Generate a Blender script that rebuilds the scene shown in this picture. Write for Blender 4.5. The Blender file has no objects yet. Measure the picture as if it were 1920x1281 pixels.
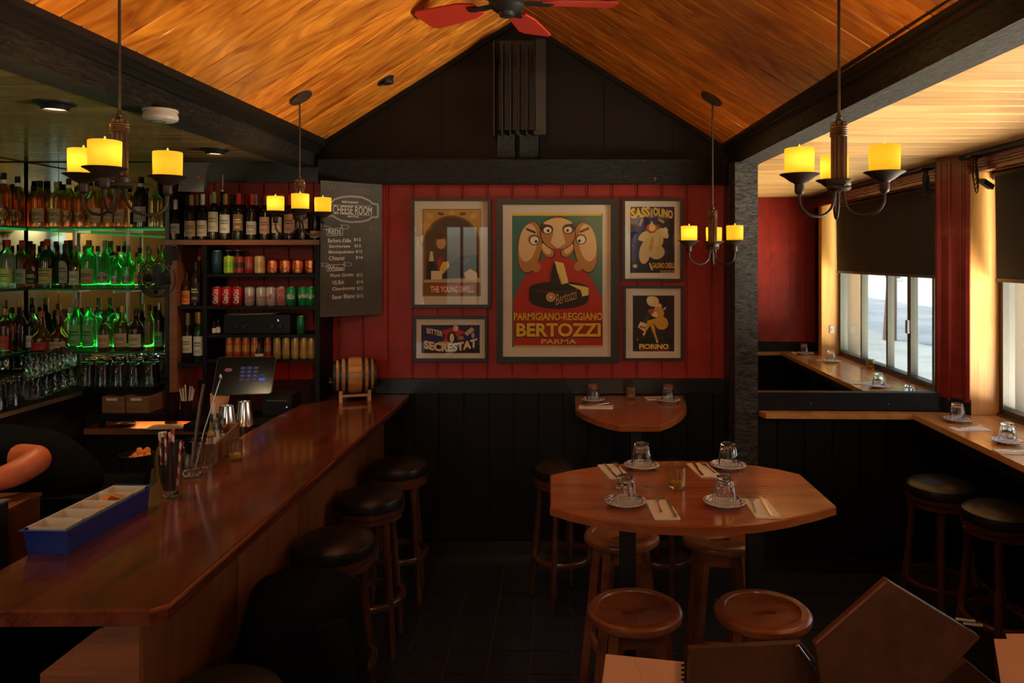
import bpy, math, random
from mathutils import Vector, Matrix
random.seed(7)
D = bpy.data
sc = bpy.context.scene
C = sc.collection
PI = math.pi
# ---- calibration of the photograph (1920x1281): straight-ahead point and focal length in pixels
F, VX, VY, H = 1400.0, 1045.0, 485.0, 1.92
def X(px, s): return (px - VX) / s
def Z(py, s): return H - (py - VY) / s
def W(px, py, h):                 # photo pixel at known height -> world point
    s = (py - VY) / (H - h)
    return Vector(((px - VX) / s, F / s, h))
def P(px, py, s):                 # photo pixel at known scale (px per metre) -> world point
    return Vector(((px - VX) / s, F / s, H - (py - VY) / s))
# ---- camera
cam = D.cameras.new('camera'); cam.sensor_width = 36; cam.lens = F / 1920 * 36
cam.shift_x = (960 - VX) / 1920; cam.shift_y = (VY - 640.5) / 1920
cam.clip_start = .05; cam.clip_end = 200
co = D.objects.new('camera', cam); C.objects.link(co)
co.location = (0, 0, H); co.rotation_euler = (PI / 2, 0, 0); sc.camera = co
# ---- exposure
vs = sc.view_settings
vs.view_transform = 'Standard'; vs.look = 'None'; vs.exposure = 0.0; vs.gamma = 1; vs.use_curve_mapping = False
sc.cycles.use_denoising = True; sc.cycles.max_bounces = 10; sc.cycles.transmission_bounces = 8; sc.cycles.transparent_max_bounces = 16
sc.cycles.glossy_bounces = 6; sc.cycles.diffuse_bounces = 4; sc.cycles.sample_clamp_indirect = 4; sc.cycles.blur_glossy = .5
# ---- sky and sun
wd = D.worlds.new('sky'); sc.world = wd; wd.use_nodes = True
wn = wd.node_tree.nodes; bg = wn['Background']
sky = wn.new('ShaderNodeTexSky'); sky.sky_type = 'NISHITA'; sky.sun_disc = False
sky.sun_elevation = math.radians(48); sky.sun_rotation = math.radians(-70)
wd.node_tree.links.new(sky.outputs[0], bg.inputs[0]); bg.inputs[1].default_value = .5
def lamp(name, typ, loc, energy, col, rot=(0, 0, 0), size=.05, size_y=None, angle=None, blend=.5):
    l = D.lights.new(name, typ); l.energy = energy; l.color = col
    if typ == 'AREA':
        l.size = size
        if size_y: l.shape = 'RECTANGLE'; l.size_y = size_y
    elif typ == 'SUN': l.angle = .01
    else: l.shadow_soft_size = size
    if typ == 'SPOT': l.spot_size = math.radians(angle or 80); l.spot_blend = blend
    o = D.objects.new(name, l); C.objects.link(o); o.location = loc; o.rotation_euler = rot
    return o
sun = lamp('sun', 'SUN', (0, 0, 20), 5.0, (1, .93, .82))
sun.rotation_euler = Vector((.62, .25, -.74)).to_track_quat('-Z', 'Y').to_euler()
# daylight standing in the big front windows behind the camera and in the side window
lamp('front_window_daylight', 'AREA', (-1.38, -2.25, 1.75), 55, (1, .90, .76), (PI / 2 + .2, 0, PI), .78, 1.35)
lamp('bar_window_fill', 'AREA', (-2.7, -2.25, 1.75), 260, (1, .92, .78), (PI / 2 - .28, 0, PI), 1.2, 1.35)  # fill lamp at an unseen window, strengthened to brighten bottles and bar ceiling
lamp('narrow_window_daylight', 'AREA', (1.0, -2.25, 1.96), 8, (1, .93, .8), (PI / 2, 0, PI), .3, .9)
# added area lamp on the ground, standing in for light bounced off sunlit pavement
lamp('pavement_bounce_lamp', 'AREA', (5.7, 3.0, .0), 5000, (1, .86, .66), (PI, 0, 0), 5.2, 5.0)
lamp('rear_wall_fill', 'POINT', (.92, -1.75, 2.5), 34, (1, .74, .46), size=.04)  # unseen lamp added to brighten the rear wall mirrored behind the bottles
lamp('rear_bar_fill', 'POINT', (-2.5, .3, 2.35), 17, (1, .76, .48), size=.12)  # second added fill lamp, no fixture, for the bar side
# warm fill spots without fixtures, added out of view to brighten wall, table and bar
for n_, loc_, aim_, e_, an_ in (('poster_fill', (-.6, .4, 3.05), (.15, 4.87, 1.9), 48, 62), ('table_fill', (.2, .2, 3.05), (.55, 2.7, .9), 16, 55), ('bar_fill', (-.9, .2, 2.85), (-1.4, 3.0, 1.0), 18, 60)):
    o_ = lamp(n_, 'SPOT', loc_, e_, (1, .62, .32), (0, 0, 0), .12, angle=an_, blend=.7)
    o_.rotation_euler = (Vector(aim_) - Vector(loc_)).to_track_quat('-Z', 'Y').to_euler()
# ---- materials
MT = {}
def _new(name):
    m = D.materials.new(name); m.use_nodes = True; nt = m.node_tree
    MT[name] = m
    return m, nt, nt.nodes, nt.links, nt.nodes['Principled BSDF']
def _set(b, **k):
    names = dict(rough='Roughness', metal='Metallic', spec='Specular IOR Level', coat='Coat Weight', coatr='Coat Roughness', trans='Transmission Weight', ior='IOR', estr='Emission Strength', alpha='Alpha', sheen='Sheen Weight')
    for q, v in k.items():
        b.inputs[names[q]].default_value = v
def plain(name, col, rough=.5, emit=None, noise=0, nscale=30, bump=0, **k):
    m, nt, N, L, b = _new(name)
    b.inputs['Base Color'].default_value = (*col, 1); _set(b, rough=rough, **k)
    if emit: b.inputs['Emission Color'].default_value = (*emit, 1)
    if noise or bump:
        tc = N.new('ShaderNodeTexCoord'); nz = N.new('ShaderNodeTexNoise'); nz.inputs['Scale'].default_value = nscale; nz.inputs['Detail'].default_value = 5
        L.new(tc.outputs['Object'], nz.inputs['Vector'])
        if noise:
            r = N.new('ShaderNodeValToRGB'); r.color_ramp.elements[0].position = .3; r.color_ramp.elements[1].position = .7
            r.color_ramp.elements[0].color = (*[c * (1 - noise) for c in col], 1); r.color_ramp.elements[1].color = (*[min(1, c * (1 + noise)) for c in col], 1)
            L.new(nz.outputs['Fac'], r.inputs[0]); L.new(r.outputs[0], b.inputs['Base Color'])
        if bump:
            bp = N.new('ShaderNodeBump'); bp.inputs['Strength'].default_value = bump; bp.inputs['Distance'].default_value = .003
            L.new(nz.outputs['Fac'], bp.inputs['Height']); L.new(bp.outputs[0], b.inputs['Normal'])
    return m
def wood(name, c1, c2, axis=0, scale=6, stretch=14, rough=.4, coat=0, vary=.25, bump=.1, dist=1.2, fine=.35):
    m, nt, N, L, b = _new(name)
    tc = N.new('ShaderNodeTexCoord'); oi = N.new('ShaderNodeObjectInfo')
    ad = N.new('ShaderNodeVectorMath'); ad.operation = 'ADD'
    mu = N.new('ShaderNodeMath'); mu.operation = 'MULTIPLY'; mu.inputs[1].default_value = 37
    L.new(oi.outputs['Random'], mu.inputs[0]); L.new(tc.outputs['Object'], ad.inputs[0]); L.new(mu.outputs[0], ad.inputs[1])
    mp = N.new('ShaderNodeMapping'); s = [scale * 1.0] * 3; s[axis] = scale / stretch * 2.2
    mp.inputs['Scale'].default_value = s; L.new(ad.outputs[0], mp.inputs['Vector'])
    n1 = N.new('ShaderNodeTexNoise'); n1.inputs['Scale'].default_value = 1; n1.inputs['Detail'].default_value = 4; n1.inputs['Distortion'].default_value = dist
    L.new(mp.outputs[0], n1.inputs['Vector'])
    mp2 = N.new('ShaderNodeMapping'); s2 = [scale * 14.0] * 3; s2[axis] = scale * .5
    mp2.inputs['Scale'].default_value = s2; L.new(ad.outputs[0], mp2.inputs['Vector'])
    n2 = N.new('ShaderNodeTexNoise'); n2.inputs['Scale'].default_value = 1; n2.inputs['Detail'].default_value = 3; L.new(mp2.outputs[0], n2.inputs['Vector'])
    mx = N.new('ShaderNodeMix'); mx.inputs[0].default_value = fine; L.new(n1.outputs['Fac'], mx.inputs[2]); L.new(n2.outputs['Fac'], mx.inputs[3])
    r = N.new('ShaderNodeValToRGB'); r.color_ramp.elements[0].position = .33; r.color_ramp.elements[1].position = .66
    r.color_ramp.elements[0].color = (*c1, 1); r.color_ramp.elements[1].color = (*c2, 1); L.new(mx.outputs[0], r.inputs[0])
    hs = N.new('ShaderNodeHueSaturation'); mr = N.new('ShaderNodeMapRange'); mr.inputs[3].default_value = 1 - vary; mr.inputs[4].default_value = 1 + vary
    L.new(oi.outputs['Random'], mr.inputs[0]); L.new(mr.outputs[0], hs.inputs['Value']); L.new(r.outputs[0], hs.inputs['Color']); L.new(hs.outputs[0], b.inputs['Base Color'])
    bp = N.new('ShaderNodeBump'); bp.inputs['Strength'].default_value = bump; bp.inputs['Distance'].default_value = .002
    L.new(n2.outputs['Fac'], bp.inputs['Height']); L.new(bp.outputs[0], b.inputs['Normal'])
    _set(b, rough=rough, coat=coat, coatr=.1)
    return m
def pane_mat(name, tint=(1, 1, 1), refl=.06, rough=.0):      # thin flat glass: passes light straight, mirrors a little
    m, nt, N, L, b = _new(name); N.remove(b)
    t = N.new('ShaderNodeBsdfTransparent'); t.inputs[0].default_value = (*tint, 1)
    g = N.new('ShaderNodeBsdfGlossy'); g.inputs['Roughness'].default_value = rough
    lw = N.new('ShaderNodeLayerWeight'); lw.inputs[0].default_value = .5
    p = N.new('ShaderNodeMath'); p.operation = 'POWER'; p.inputs[1].default_value = 5; L.new(lw.outputs['Facing'], p.inputs[0])
    f = N.new('ShaderNodeMapRange'); f.inputs[3].default_value = refl; f.inputs[4].default_value = 1; L.new(p.outputs[0], f.inputs[0])
    x = N.new('ShaderNodeMixShader'); L.new(f.outputs[0], x.inputs[0]); L.new(t.outputs[0], x.inputs[1]); L.new(g.outputs[0], x.inputs[2])
    L.new(x.outputs[0], N['Material Output'].inputs[0])
    return m
def attr_mat(name, rough=.6, **k):                                  # flat print: colour stored per face
    m, nt, N, L, b = _new(name)
    a = N.new('ShaderNodeAttribute'); a.attribute_name = 'ink'; L.new(a.outputs['Color'], b.inputs['Base Color']); _set(b, rough=rough, **k)
    return m
def srgb(r, g, b):
    f = lambda c: ((c / 255 + .055) / 1.055) ** 2.4 if c > 10 else c / 255 / 12.92
    return (f(r), f(g), f(b))
ceil_wood = wood('ceiling_wood', (.30, .060, .004), (.72, .245, .023), 0, 6, 6.5, .36, .12, .22, .06, 3.6, .22)
alc_wood = wood('alcove_ceiling_wood', (.42, .20, .06), (.74, .44, .17), 0, 7, 12, .38, .1, .14, .05, 1.0, .4)
bar_wood = wood('bar_top_wood', (.065, .011, .004), (.21, .045, .013), 1, 7, 10, .22, .5, .05, .03, 1.4, .3)
barfront_wood = wood('bar_front_wood', (.10, .028, .01), (.24, .075, .025), 2, 7, 9, .4, .1, .12, .05)
barend_wood = wood('bar_end_wood', (.15, .042, .011), (.33, .105, .030), 0, 7, 9, .5, 0, .1, .08)
table_wood = wood('table_wood', (.22, .052, .013), (.40, .115, .030), 0, 6, 12, .24, .4, .06, .03, 1.2, .3)
stool_wood = wood('stool_wood', (.13, .030, .008), (.32, .092, .026), 0, 8, 9, .3, .35, .12, .04)
turned_wood = wood('turned_wood', (.035, .010, .004), (.10, .032, .012), 2, 9, 8, .3, .4, .1, .04)
counter_wood = wood('window_counter_wood', (.42, .17, .045), (.62, .30, .09), 1, 6, 14, .22, .4, .05, .03, 1, .35)
jamb_wood = wood('window_jamb_wood', (.55, .23, .05), (.80, .42, .12), 2, 6, 14, .45, .1, .08, .05)
shelf_wood = wood('shelf_wood', (.16, .05, .018), (.34, .12, .045), 0, 8, 10, .4, .1, .1, .05)
crate_wood = wood('crate_wood', (.17, .075, .03), (.30, .14, .06), 0, 9, 8, .6, 0, .1, .06)
barrel_wood = wood('barrel_wood', (.34, .13, .04), (.58, .27, .09), 0, 10, 10, .45, .1, .12, .06)
def rough_black(name, c1, c2, axis, rough=.5):      # rough-sawn painted timber: saw grain with pits and glints
    m, nt, N, L, b = _new(name); tc = N.new('ShaderNodeTexCoord'); mp = N.new('ShaderNodeMapping'); s = [70.0] * 3; s[axis] = 22.0; mp.inputs['Scale'].default_value = s; L.new(tc.outputs['Object'], mp.inputs['Vector'])
    n1 = N.new('ShaderNodeTexNoise'); n1.inputs['Scale'].default_value = 1; n1.inputs['Detail'].default_value = 6; n1.inputs['Roughness'].default_value = .7; n1.inputs['Distortion'].default_value = .8; L.new(mp.outputs[0], n1.inputs['Vector'])
    r = N.new('ShaderNodeValToRGB'); r.color_ramp.elements[0].position = .40; r.color_ramp.elements[1].position = .68; r.color_ramp.elements[0].color = (*c1, 1); r.color_ramp.elements[1].color = (*c2, 1); L.new(n1.outputs['Fac'], r.inputs[0]); L.new(r.outputs[0], b.inputs['Base Color'])
    bp = N.new('ShaderNodeBump'); bp.inputs['Strength'].default_value = 1.0; bp.inputs['Distance'].default_value = .03; L.new(n1.outputs['Fac'], bp.inputs['Height']); L.new(bp.outputs[0], b.inputs['Normal']); _set(b, rough=rough, spec=.35)
    return m
beam_wood = rough_black('rough_black_beam', (.005, .004, .003), (.050, .042, .034), 1)
beamx_wood = rough_black('rough_black_beam_across', (.004, .003, .002), (.030, .022, .016), 0)
post_wood = rough_black('rough_black_post', (.004, .0035, .003), (.13, .11, .095), 0, .45)
red_paint = plain('red_board_paint', (.30, .020, .012), .42, spec=.3, noise=.18, nscale=9, bump=.06)
redtrim_paint = plain('red_trim_paint', (.20, .022, .016), .25, noise=.15, nscale=12, bump=.05, coat=.3)
black_paint = plain('black_board_paint', (.0045, .0042, .0042), .5, spec=.25, noise=.3, nscale=14, bump=.08)
gable_paint = plain('gable_black_paint', (.005, .003, .002), .55, spec=.22, noise=.4, nscale=4, bump=.1)
trim_paint = plain('black_trim_paint', (.009, .008, .007), .32, noise=.2, nscale=20)
tile_mat = plain('floor_tile_slate', (.020, .022, .032), .3, noise=.35, nscale=8, bump=.1)
grout_mat = plain('floor_grout', (.10, .10, .105), .8)
black_metal = plain('black_metal', (.008, .008, .008), .45)
black_plastic = plain('black_plastic', (.012, .012, .013), .4)
grey_plastic = plain('grey_plastic', (.05, .048, .045), .45)
white_plastic = plain('ivory_plastic', (.62, .56, .46), .4)
bronze = plain('bronze_metal', (.052, .036, .028), .5, noise=.25, nscale=40, metal=.5)
column_bronze = plain('bronze_column', (.10, .052, .032), .42, metal=.5)
leather = plain('black_leather', (.010, .008, .007), .34, noise=.2, nscale=60, bump=.12)
brown_leather = plain('brown_leather', (.08, .027, .011), .5, spec=.3, noise=.3, nscale=20, bump=.15)
chrome = plain('chrome', (.75, .73, .70), .16, metal=1)
steel = plain('brushed_steel', (.55, .54, .52), .3, metal=1)
silver = plain('cutlery_silver', (.80, .76, .70), .18, metal=1)
brass = plain('brass', (.55, .38, .12), .3, metal=1)
copper = plain('hammered_copper', (.78, .27, .12), .22, metal=1, bump=1.0, nscale=90)
chalkboard_mat = plain('chalkboard_slate', (.085, .076, .063), .75, noise=.22, nscale=5)
chalk = plain('white_chalk', (.72, .68, .60), .9)
chalk_faint = plain('smudged_chalk', (.13, .118, .10), .9)
paper = plain('cream_paper', (.72, .64, .50), .8, noise=.05, nscale=8)
matboard = plain('mat_board_cream', (.66, .58, .45), .8)
tinted = plain('warmlit_paper', (.85, .36, .16), .8, noise=.08, nscale=12)  # warm light on the paper mixed into its base colour
cloth_white = plain('napkin_white', (.74, .68, .58), .9, noise=.06, nscale=40, bump=.1)
black_cloth = plain('black_cloth', (.0028, .0026, .0026), .9, noise=.3, nscale=25, bump=.2, spec=.1)
skin_mat = plain('skin', (.60, .135, .045), .5, noise=.12, nscale=18)
hair_mat = plain('dark_hair', (.02, .012, .008), .6)
blue_plastic = plain('blue_plastic', (.008, .022, .17), .35)
white_tray = plain('white_plastic', (.62, .55, .46), .4)
fan_red = plain('fan_blade_red', (.50, .035, .02), .4)
mirror_mat = plain('mirror_silver', (.80, .84, .80), .015, metal=1)
barmirror_mat = plain('smoky_mirror', (.62, .68, .60), .03, metal=1)
shade_fabric = plain('roller_shade_fabric', (.009, .008, .007), .8, noise=.15, nscale=80)
alu_dark = plain('dark_aluminium', (.10, .095, .085), .4, metal=.6)
art_ink = attr_mat('poster_ink', .7)
can_ink = attr_mat('can_ink', .28, metal=.35)
label_ink = attr_mat('label_ink', .65)
glass_pane = pane_mat('window_glass', (.93, .96, .95))
picture_glass = pane_mat('picture_glass', (1, 1, 1))
shelf_glass = pane_mat('green_shelf_glass', (.62, .84, .72))
def glass(name, col, rough=.02, trans=.92, ior=1.45):
    return plain(name, col, rough, trans=trans, ior=ior)
clear_glass = glass('clear_glass', (.96, .97, .95), .01, 1.0)
fluted_glass = glass('amber_votive_glass', (.80, .62, .30), .04, .95)
GL = dict(amber=glass('amber_spirit', (.80, .26, .045)), pale=glass('pale_spirit', (.85, .60, .22)), clear=glass('clear_spirit', (.86, .93, .86)),
          green=glass('green_spirit', (.10, .62, .18)), dark=glass('dark_spirit', (.045, .018, .012), .06, .5), wine=glass('dark_wine_glass', (.012, .010, .008), .05, .3),
          red=glass('red_spirit', (.55, .05, .02)), brown=glass('brown_spirit', (.30, .09, .02)), dgreen=glass('dark_green_glass', (.02, .07, .025), .05, .6))
def cap_col(name, c, **k): return plain(name, c, .4, **k)
CAP = dict(black=cap_col('cap_black', (.012, .012, .012)), red=cap_col('cap_red', (.50, .03, .025)), dred=cap_col('cap_dark_red', (.20, .02, .02)), gold=cap_col('cap_gold', (.50, .30, .08), metal=.6),
           cork=cap_col('cap_cork', (.36, .20, .10)), white=cap_col('cap_white', (.62, .58, .50)), silver=cap_col('cap_silver', (.45, .44, .42), metal=.7), olive=cap_col('cap_olive', (.24, .26, .07)), copper=cap_col('cap_copper', (.48, .20, .07), metal=.4))
def emitter(name, col, strength):
    m = plain(name, (0, 0, 0), .5, emit=col); m.node_tree.nodes['Principled BSDF'].inputs['Emission Strength'].default_value = strength
    return m
green_led = emitter('green_led', (.02, 1, .16), .3)
warm_lens = emitter('warm_lamp_lens', (1, .62, .25), 4)
candle_mat = plain('candle_shade', (1.0, .62, .05), .5)          # wax shade lit by a bulb inside
_b = candle_mat.node_tree.nodes['Principled BSDF']; _N = candle_mat.node_tree.nodes; _L = candle_mat.node_tree.links
_t = _N.new('ShaderNodeBsdfTranslucent'); _t.inputs[0].default_value = (.055, .036, .007, 1); _x = _N.new('ShaderNodeMixShader'); _x.inputs[0].default_value = .8
_L.new(_b.outputs[0], _x.inputs[1]); _L.new(_t.outputs[0], _x.inputs[2]); _L.new(_x.outputs[0], _N['Material Output'].inputs[0])
_b.inputs['Emission Color'].default_value = (1, .46, .004, 1); _b.inputs['Emission Strength'].default_value = 3.0
flame_mat = emitter('candle_tip', (1, .62, .12), 1.3)
# ---- mesh builder
class B:
    def __init__(s): s.v = []; s.f = []; s.c = []
    def add(s, vs, fs, M=None, col=None):
        o = len(s.v)
        s.v += [tuple(M @ Vector(v)) if M else tuple(v) for v in vs]
        s.f += [[i + o for i in f] for f in fs]; s.c += [col] * len(fs)
        return s
    def box(s, lo, hi, M=None, col=None, ch=0):
        x0, y0, z0 = lo; x1, y1, z1 = hi
        if ch:      # chamfered on the -z side edges, for planks: lower face narrower
            v = [(x0, y0, z0 + ch), (x1, y0, z0 + ch), (x1, y1, z0 + ch), (x0, y1, z0 + ch), (x0, y0, z1), (x1, y0, z1), (x1, y1, z1), (x0, y1, z1), (x0, y0 + ch, z0), (x1, y0 + ch, z0), (x1, y1 - ch, z0), (x0, y1 - ch, z0)]
            f = [(8, 11, 10, 9), (0, 8, 9, 1), (2, 10, 11, 3), (4, 5, 6, 7), (0, 1, 5, 4), (2, 3, 7, 6), (1, 9, 10, 2, 6, 5), (3, 11, 8, 0, 4, 7)]
            return s.add(v, f, M, col)
        v = [(x0, y0, z0), (x1, y0, z0), (x1, y1, z0), (x0, y1, z0), (x0, y0, z1), (x1, y0, z1), (x1, y1, z1), (x0, y1, z1)]
        return s.add(v, [(0, 3, 2, 1), (4, 5, 6, 7), (0, 1, 5, 4), (1, 2, 6, 5), (2, 3, 7, 6), (3, 0, 4, 7)], M, col)
    def lathe(s, prof, seg=20, M=None, col=None, cap0=True, cap1=True, sq=0):
        v = []; f = []; n = len(prof)
        for r, z in prof:
            for k in range(seg):
                a = 2 * PI * (k + .5) / seg; c, d = math.cos(a), math.sin(a)
                q = 1
                if sq: q = 1 / (abs(c) ** sq + abs(d) ** sq) ** (1 / sq) * .9
                v.append((r * c * q, r * d * q, z))
        for i in range(n - 1):
            for k in range(seg):
                k2 = (k + 1) % seg
                f.append((i * seg + k, i * seg + k2, (i + 1) * seg + k2, (i + 1) * seg + k))
        if cap0: f.append(tuple(range(seg - 1, -1, -1)))
        if cap1: f.append(tuple((n - 1) * seg + k for k in range(seg)))
        return s.add(v, f, M, col)
    def tube(s, path, r, seg=8, M=None, col=None, closed=False):
        path = [Vector(p) for p in path]; n = len(path); rr = r if isinstance(r, (list, tuple)) else [r] * n
        v = []; f = []; up = None
        for i, p in enumerate(path):
            if closed: t = path[(i + 1) % n] - path[i - 1]
            else: t = path[min(i + 1, n - 1)] - path[max(i - 1, 0)]
            t.normalize()
            if up is None: up = t.orthogonal().normalized()
            else: up = (up - t * up.dot(t)); up = up.normalized() if up.length > 1e-6 else t.orthogonal().normalized()
            w = t.cross(up)
            for k in range(seg):
                a = 2 * PI * k / seg; v.append(tuple(p + up * (math.cos(a) * rr[i]) + w * (math.sin(a) * rr[i])))
        for i in range(n if closed else n - 1):
            j = (i + 1) % n
            for k in range(seg):
                k2 = (k + 1) % seg; f.append((i * seg + k, i * seg + k2, j * seg + k2, j * seg + k))
        if not closed: f += [tuple(range(seg - 1, -1, -1)), tuple((n - 1) * seg + k for k in range(seg))]
        return s.add(v, f, M, col)
    def prism(s, pts, z0, z1, M=None, col=None, ch=0):       # outline counter-clockwise in x,y
        n = len(pts); v = [(x, y, z0) for x, y in pts] + [(x, y, z1 - ch) for x, y in pts]
        f = [tuple(range(n - 1, -1, -1))] + [(i, (i + 1) % n, n + (i + 1) % n, n + i) for i in range(n)]
        if ch:
            cx = sum(p[0] for p in pts) / n; cy = sum(p[1] for p in pts) / n
            for x, y in pts:
                d = math.hypot(x - cx, y - cy); k = (d - ch) / d; v.append((cx + (x - cx) * k, cy + (y - cy) * k, z1))
            f += [(n + i, n + (i + 1) % n, 2 * n + (i + 1) % n, 2 * n + i) for i in range(n)] + [tuple(range(2 * n, 3 * n))]
        else: f.append(tuple(range(n, 2 * n)))
        return s.add(v, f, M, col)
    def poly(s, pts, col=None, M=None): return s.add(pts, [tuple(range(len(pts)))], M, col)
    def mesh(s, name, mat, ang=35):
        me = D.meshes.new(name); me.from_pydata(s.v, [], s.f)
        if mat: me.materials.append(mat)
        if any(c is not None for c in s.c):
            a = me.color_attributes.new('ink', 'FLOAT_COLOR', 'CORNER'); i = 0
            for fc, c in zip(s.f, s.c):
                c = c or (.5, .5, .5)
                for _ in fc: a.data[i].color = (*c, 1); i += 1
        if ang:
            me.polygons.foreach_set('use_smooth', [True] * len(me.polygons)); me.update()
            try: me.set_sharp_from_angle(angle=math.radians(ang))
            except Exception: pass
        me.update()
        return me
    def part(s, name, mat, parent=None, ang=35, label=None, loc=None):
        o = D.objects.new(name, s.mesh(name, mat, ang)); C.objects.link(o)
        if parent: o.parent = parent
        if label: o['label'] = label
        if loc is not None: o.location = loc
        return o
def put(name, me, parent=None, loc=(0, 0, 0), rot=(0, 0, 0), scale=(1, 1, 1)):
    o = D.objects.new(name, me); C.objects.link(o); o.parent = parent; o.location = loc; o.rotation_euler = rot; o.scale = scale
    return o
def tag(o, label, cat, group=None):
    o['label'] = label; o['category'] = cat
    if group: o['group'] = group
    return o
def thing(name, label, cat, loc=(0, 0, 0), rz=0, group=None):
    o = D.objects.new(name, None); C.objects.link(o); o.location = loc; o.rotation_euler = (0, 0, rz); o.empty_display_size = .05
    return tag(o, label, cat, group)
def struct(o):
    o['kind'] = 'structure'; return o
def sempty(name, loc=(0, 0, 0)):
    o = D.objects.new(name, None); C.objects.link(o); o.location = loc; o.empty_display_size = .05
    return struct(o)
def dup(root, loc, rz=0, label=None, group=None):
    r = root.copy(); C.objects.link(r); r.location = loc; r.rotation_euler = (0, 0, rz)
    if label: r['label'] = label
    if group: r['group'] = group
    for ch in list(root.children):
        c = ch.copy(); C.objects.link(c); c.parent = r
        for g in ch.children:
            d = g.copy(); C.objects.link(d); d.parent = c
    return r
def T(x=0, y=0, z=0): return Matrix.Translation((x, y, z))
def R(a, ax='Z'): return Matrix.Rotation(a, 4, ax)
ORD = 'first second third fourth fifth sixth seventh eighth ninth tenth eleventh twelfth thirteenth fourteenth fifteenth sixteenth seventeenth eighteenth nineteenth twentieth'.split()
_tc = {}
def text_geo(txt, size=1.0, bold=0.0, sx=1.0, align='CENTER', shear=0, space=1.0):
    key = (txt, bold, align, shear, space)
    if key not in _tc:
        cu = D.curves.new('t', 'FONT'); cu.body = txt; cu.size = 1; cu.align_x = align; cu.align_y = 'CENTER'; cu.offset = bold; cu.shear = shear; cu.space_character = space; cu.resolution_u = 3
        ob = D.objects.new('t', cu); C.objects.link(ob); dg = bpy.context.evaluated_depsgraph_get(); ev = ob.evaluated_get(dg); me = ev.to_mesh()
        _tc[key] = ([tuple(v.co) for v in me.vertices], [tuple(p.vertices) for p in me.polygons])
        ev.to_mesh_clear(); D.objects.remove(ob); D.curves.remove(cu)
    v, f = _tc[key]
    return [(x * size * sx, y * size, 0) for x, y, z in v], f
# =====================================================================  STRUCTURE
YB = 4.87                                   # main back wall
SB = F / YB
APX, APZ, PITCH = -.243, 3.49, .63          # ridge of the vaulted ceiling
def slope_z(x): return APZ - PITCH * abs(x - APX)
rnd = random.Random(3)
# ---- floor
fl = B().box((-3.7, -2.4, -.12), (3.0, 5.1, -.006)).part('floor', grout_mat); struct(fl)
tme = B().box((.0025, .0025, -.012), (.1985, .2045, 0)).mesh('tile', tile_mat, 0)
for i in range(18):
    for j in range(16):
        x = -1.132 + .201 * i; y = 1.585 + .207 * j
        if y > YB - .05 or (x < -.95 and y < 1.4): continue
        t = put('tile', tme, fl, (x, y, rnd.uniform(-.001, .001)), (rnd.uniform(-.002, .002), rnd.uniform(-.002, .002), 0))
# ---- vaulted ceiling: boards running from eave to ridge
cl = struct(B().poly([(-1.75, -2.2, slope_z(-1.75) + .03), (-1.75, YB, slope_z(-1.75) + .03), (APX, YB, APZ + .03), (APX, -2.2, APZ + .03)]).poly(
    [(APX, -2.2, APZ + .03), (APX, YB, APZ + .03), (1.3, YB, slope_z(1.3) + .03), (1.3, -2.2, slope_z(1.3) + .03)]).part('ceiling', plain('ceiling_backing', (.01, .006, .004), .9)))
left_cuts = [2.208, 2.326, 2.422, 2.62, 2.73, 2.905, 3.13, 3.286, 3.398, 3.627, 3.836, 3.95, 4.09, 4.22, 4.40, 4.51, 4.66, 4.75, YB]
y = 2.208
while y > -2.1: y -= rnd.choice((.1, .15, .2)); left_cuts.insert(0, y)
right_cuts = [YB]
while right_cuts[0] > -2.1: right_cuts.insert(0, right_cuts[0] - rnd.choice((.1, .14, .18)))
ang = math.atan(PITCH); k = math.cos(ang)
for side, cuts, ln in ((-1, left_cuts, 1.44 / k), (1, right_cuts, 1.40 / k)):
    for a, b in zip(cuts, cuts[1:]):
        o = B().box((0, 0, 0), (ln, b - a - .004, .018), ch=.004).part('plank', ceil_wood, cl, 0)
        if side > 0: o.location = (APX, a, APZ); o.rotation_euler = (0, ang, 0)
        else:
            o.location = (APX - 1.44, a, slope_z(APX - 1.44)); o.rotation_euler = (0, -ang, 0)
# ---- flat boarded ceilings over the bar and over the window alcove
def flat_ceiling(name, x0, x1, z, y0, y1, mat):
    c = struct(B().box((x0, y0, z + .02), (x1, y1, z + .05)).part(name, MT['ceiling_backing']))
    y = y1
    while y > y0:
        w = rnd.choice((.09, .13, .17)); a = max(y0, y - w)
        B().box((0, 0, 0), (x1 - x0, y - a - .003, .018), ch=.003).part('plank', mat, c, 0, loc=(x0, a, z + rnd.uniform(0, .001)))
        y = a
    return c
flat_ceiling('ceiling_bar', -3.5, -1.6, 2.545, -2.1, YB, alc_wood if False else wood('bar_ceiling_wood', (.26, .155, .055), (.50, .32, .125), 0, 7, 12, .22, .3, .14, .05, 1, .4))
flat_ceiling('ceiling_alcove', 1.2, 2.9, 2.54, 1.45, 4.75, alc_wood)
# ---- outer shell that keeps daylight out
shell = plain('outer_shell', (.05, .045, .04), .9)
struct(B().box((-3.8, -2.6, 3.62), (3.0, 5.3, 3.75)).part('roof', shell))
struct(B().box((1.3, -2.6, 2.60), (2.95, 5.3, 2.7)).box((-3.8, -2.6, 2.62), (-1.75, 5.3, 2.7)).box((-1.9, -2.6, 2.68), (-1.76, 5.3, 3.7)).box((1.28, -2.6, 2.66), (1.40, 5.3, 3.7)).part('roof_slab', shell))
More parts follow.
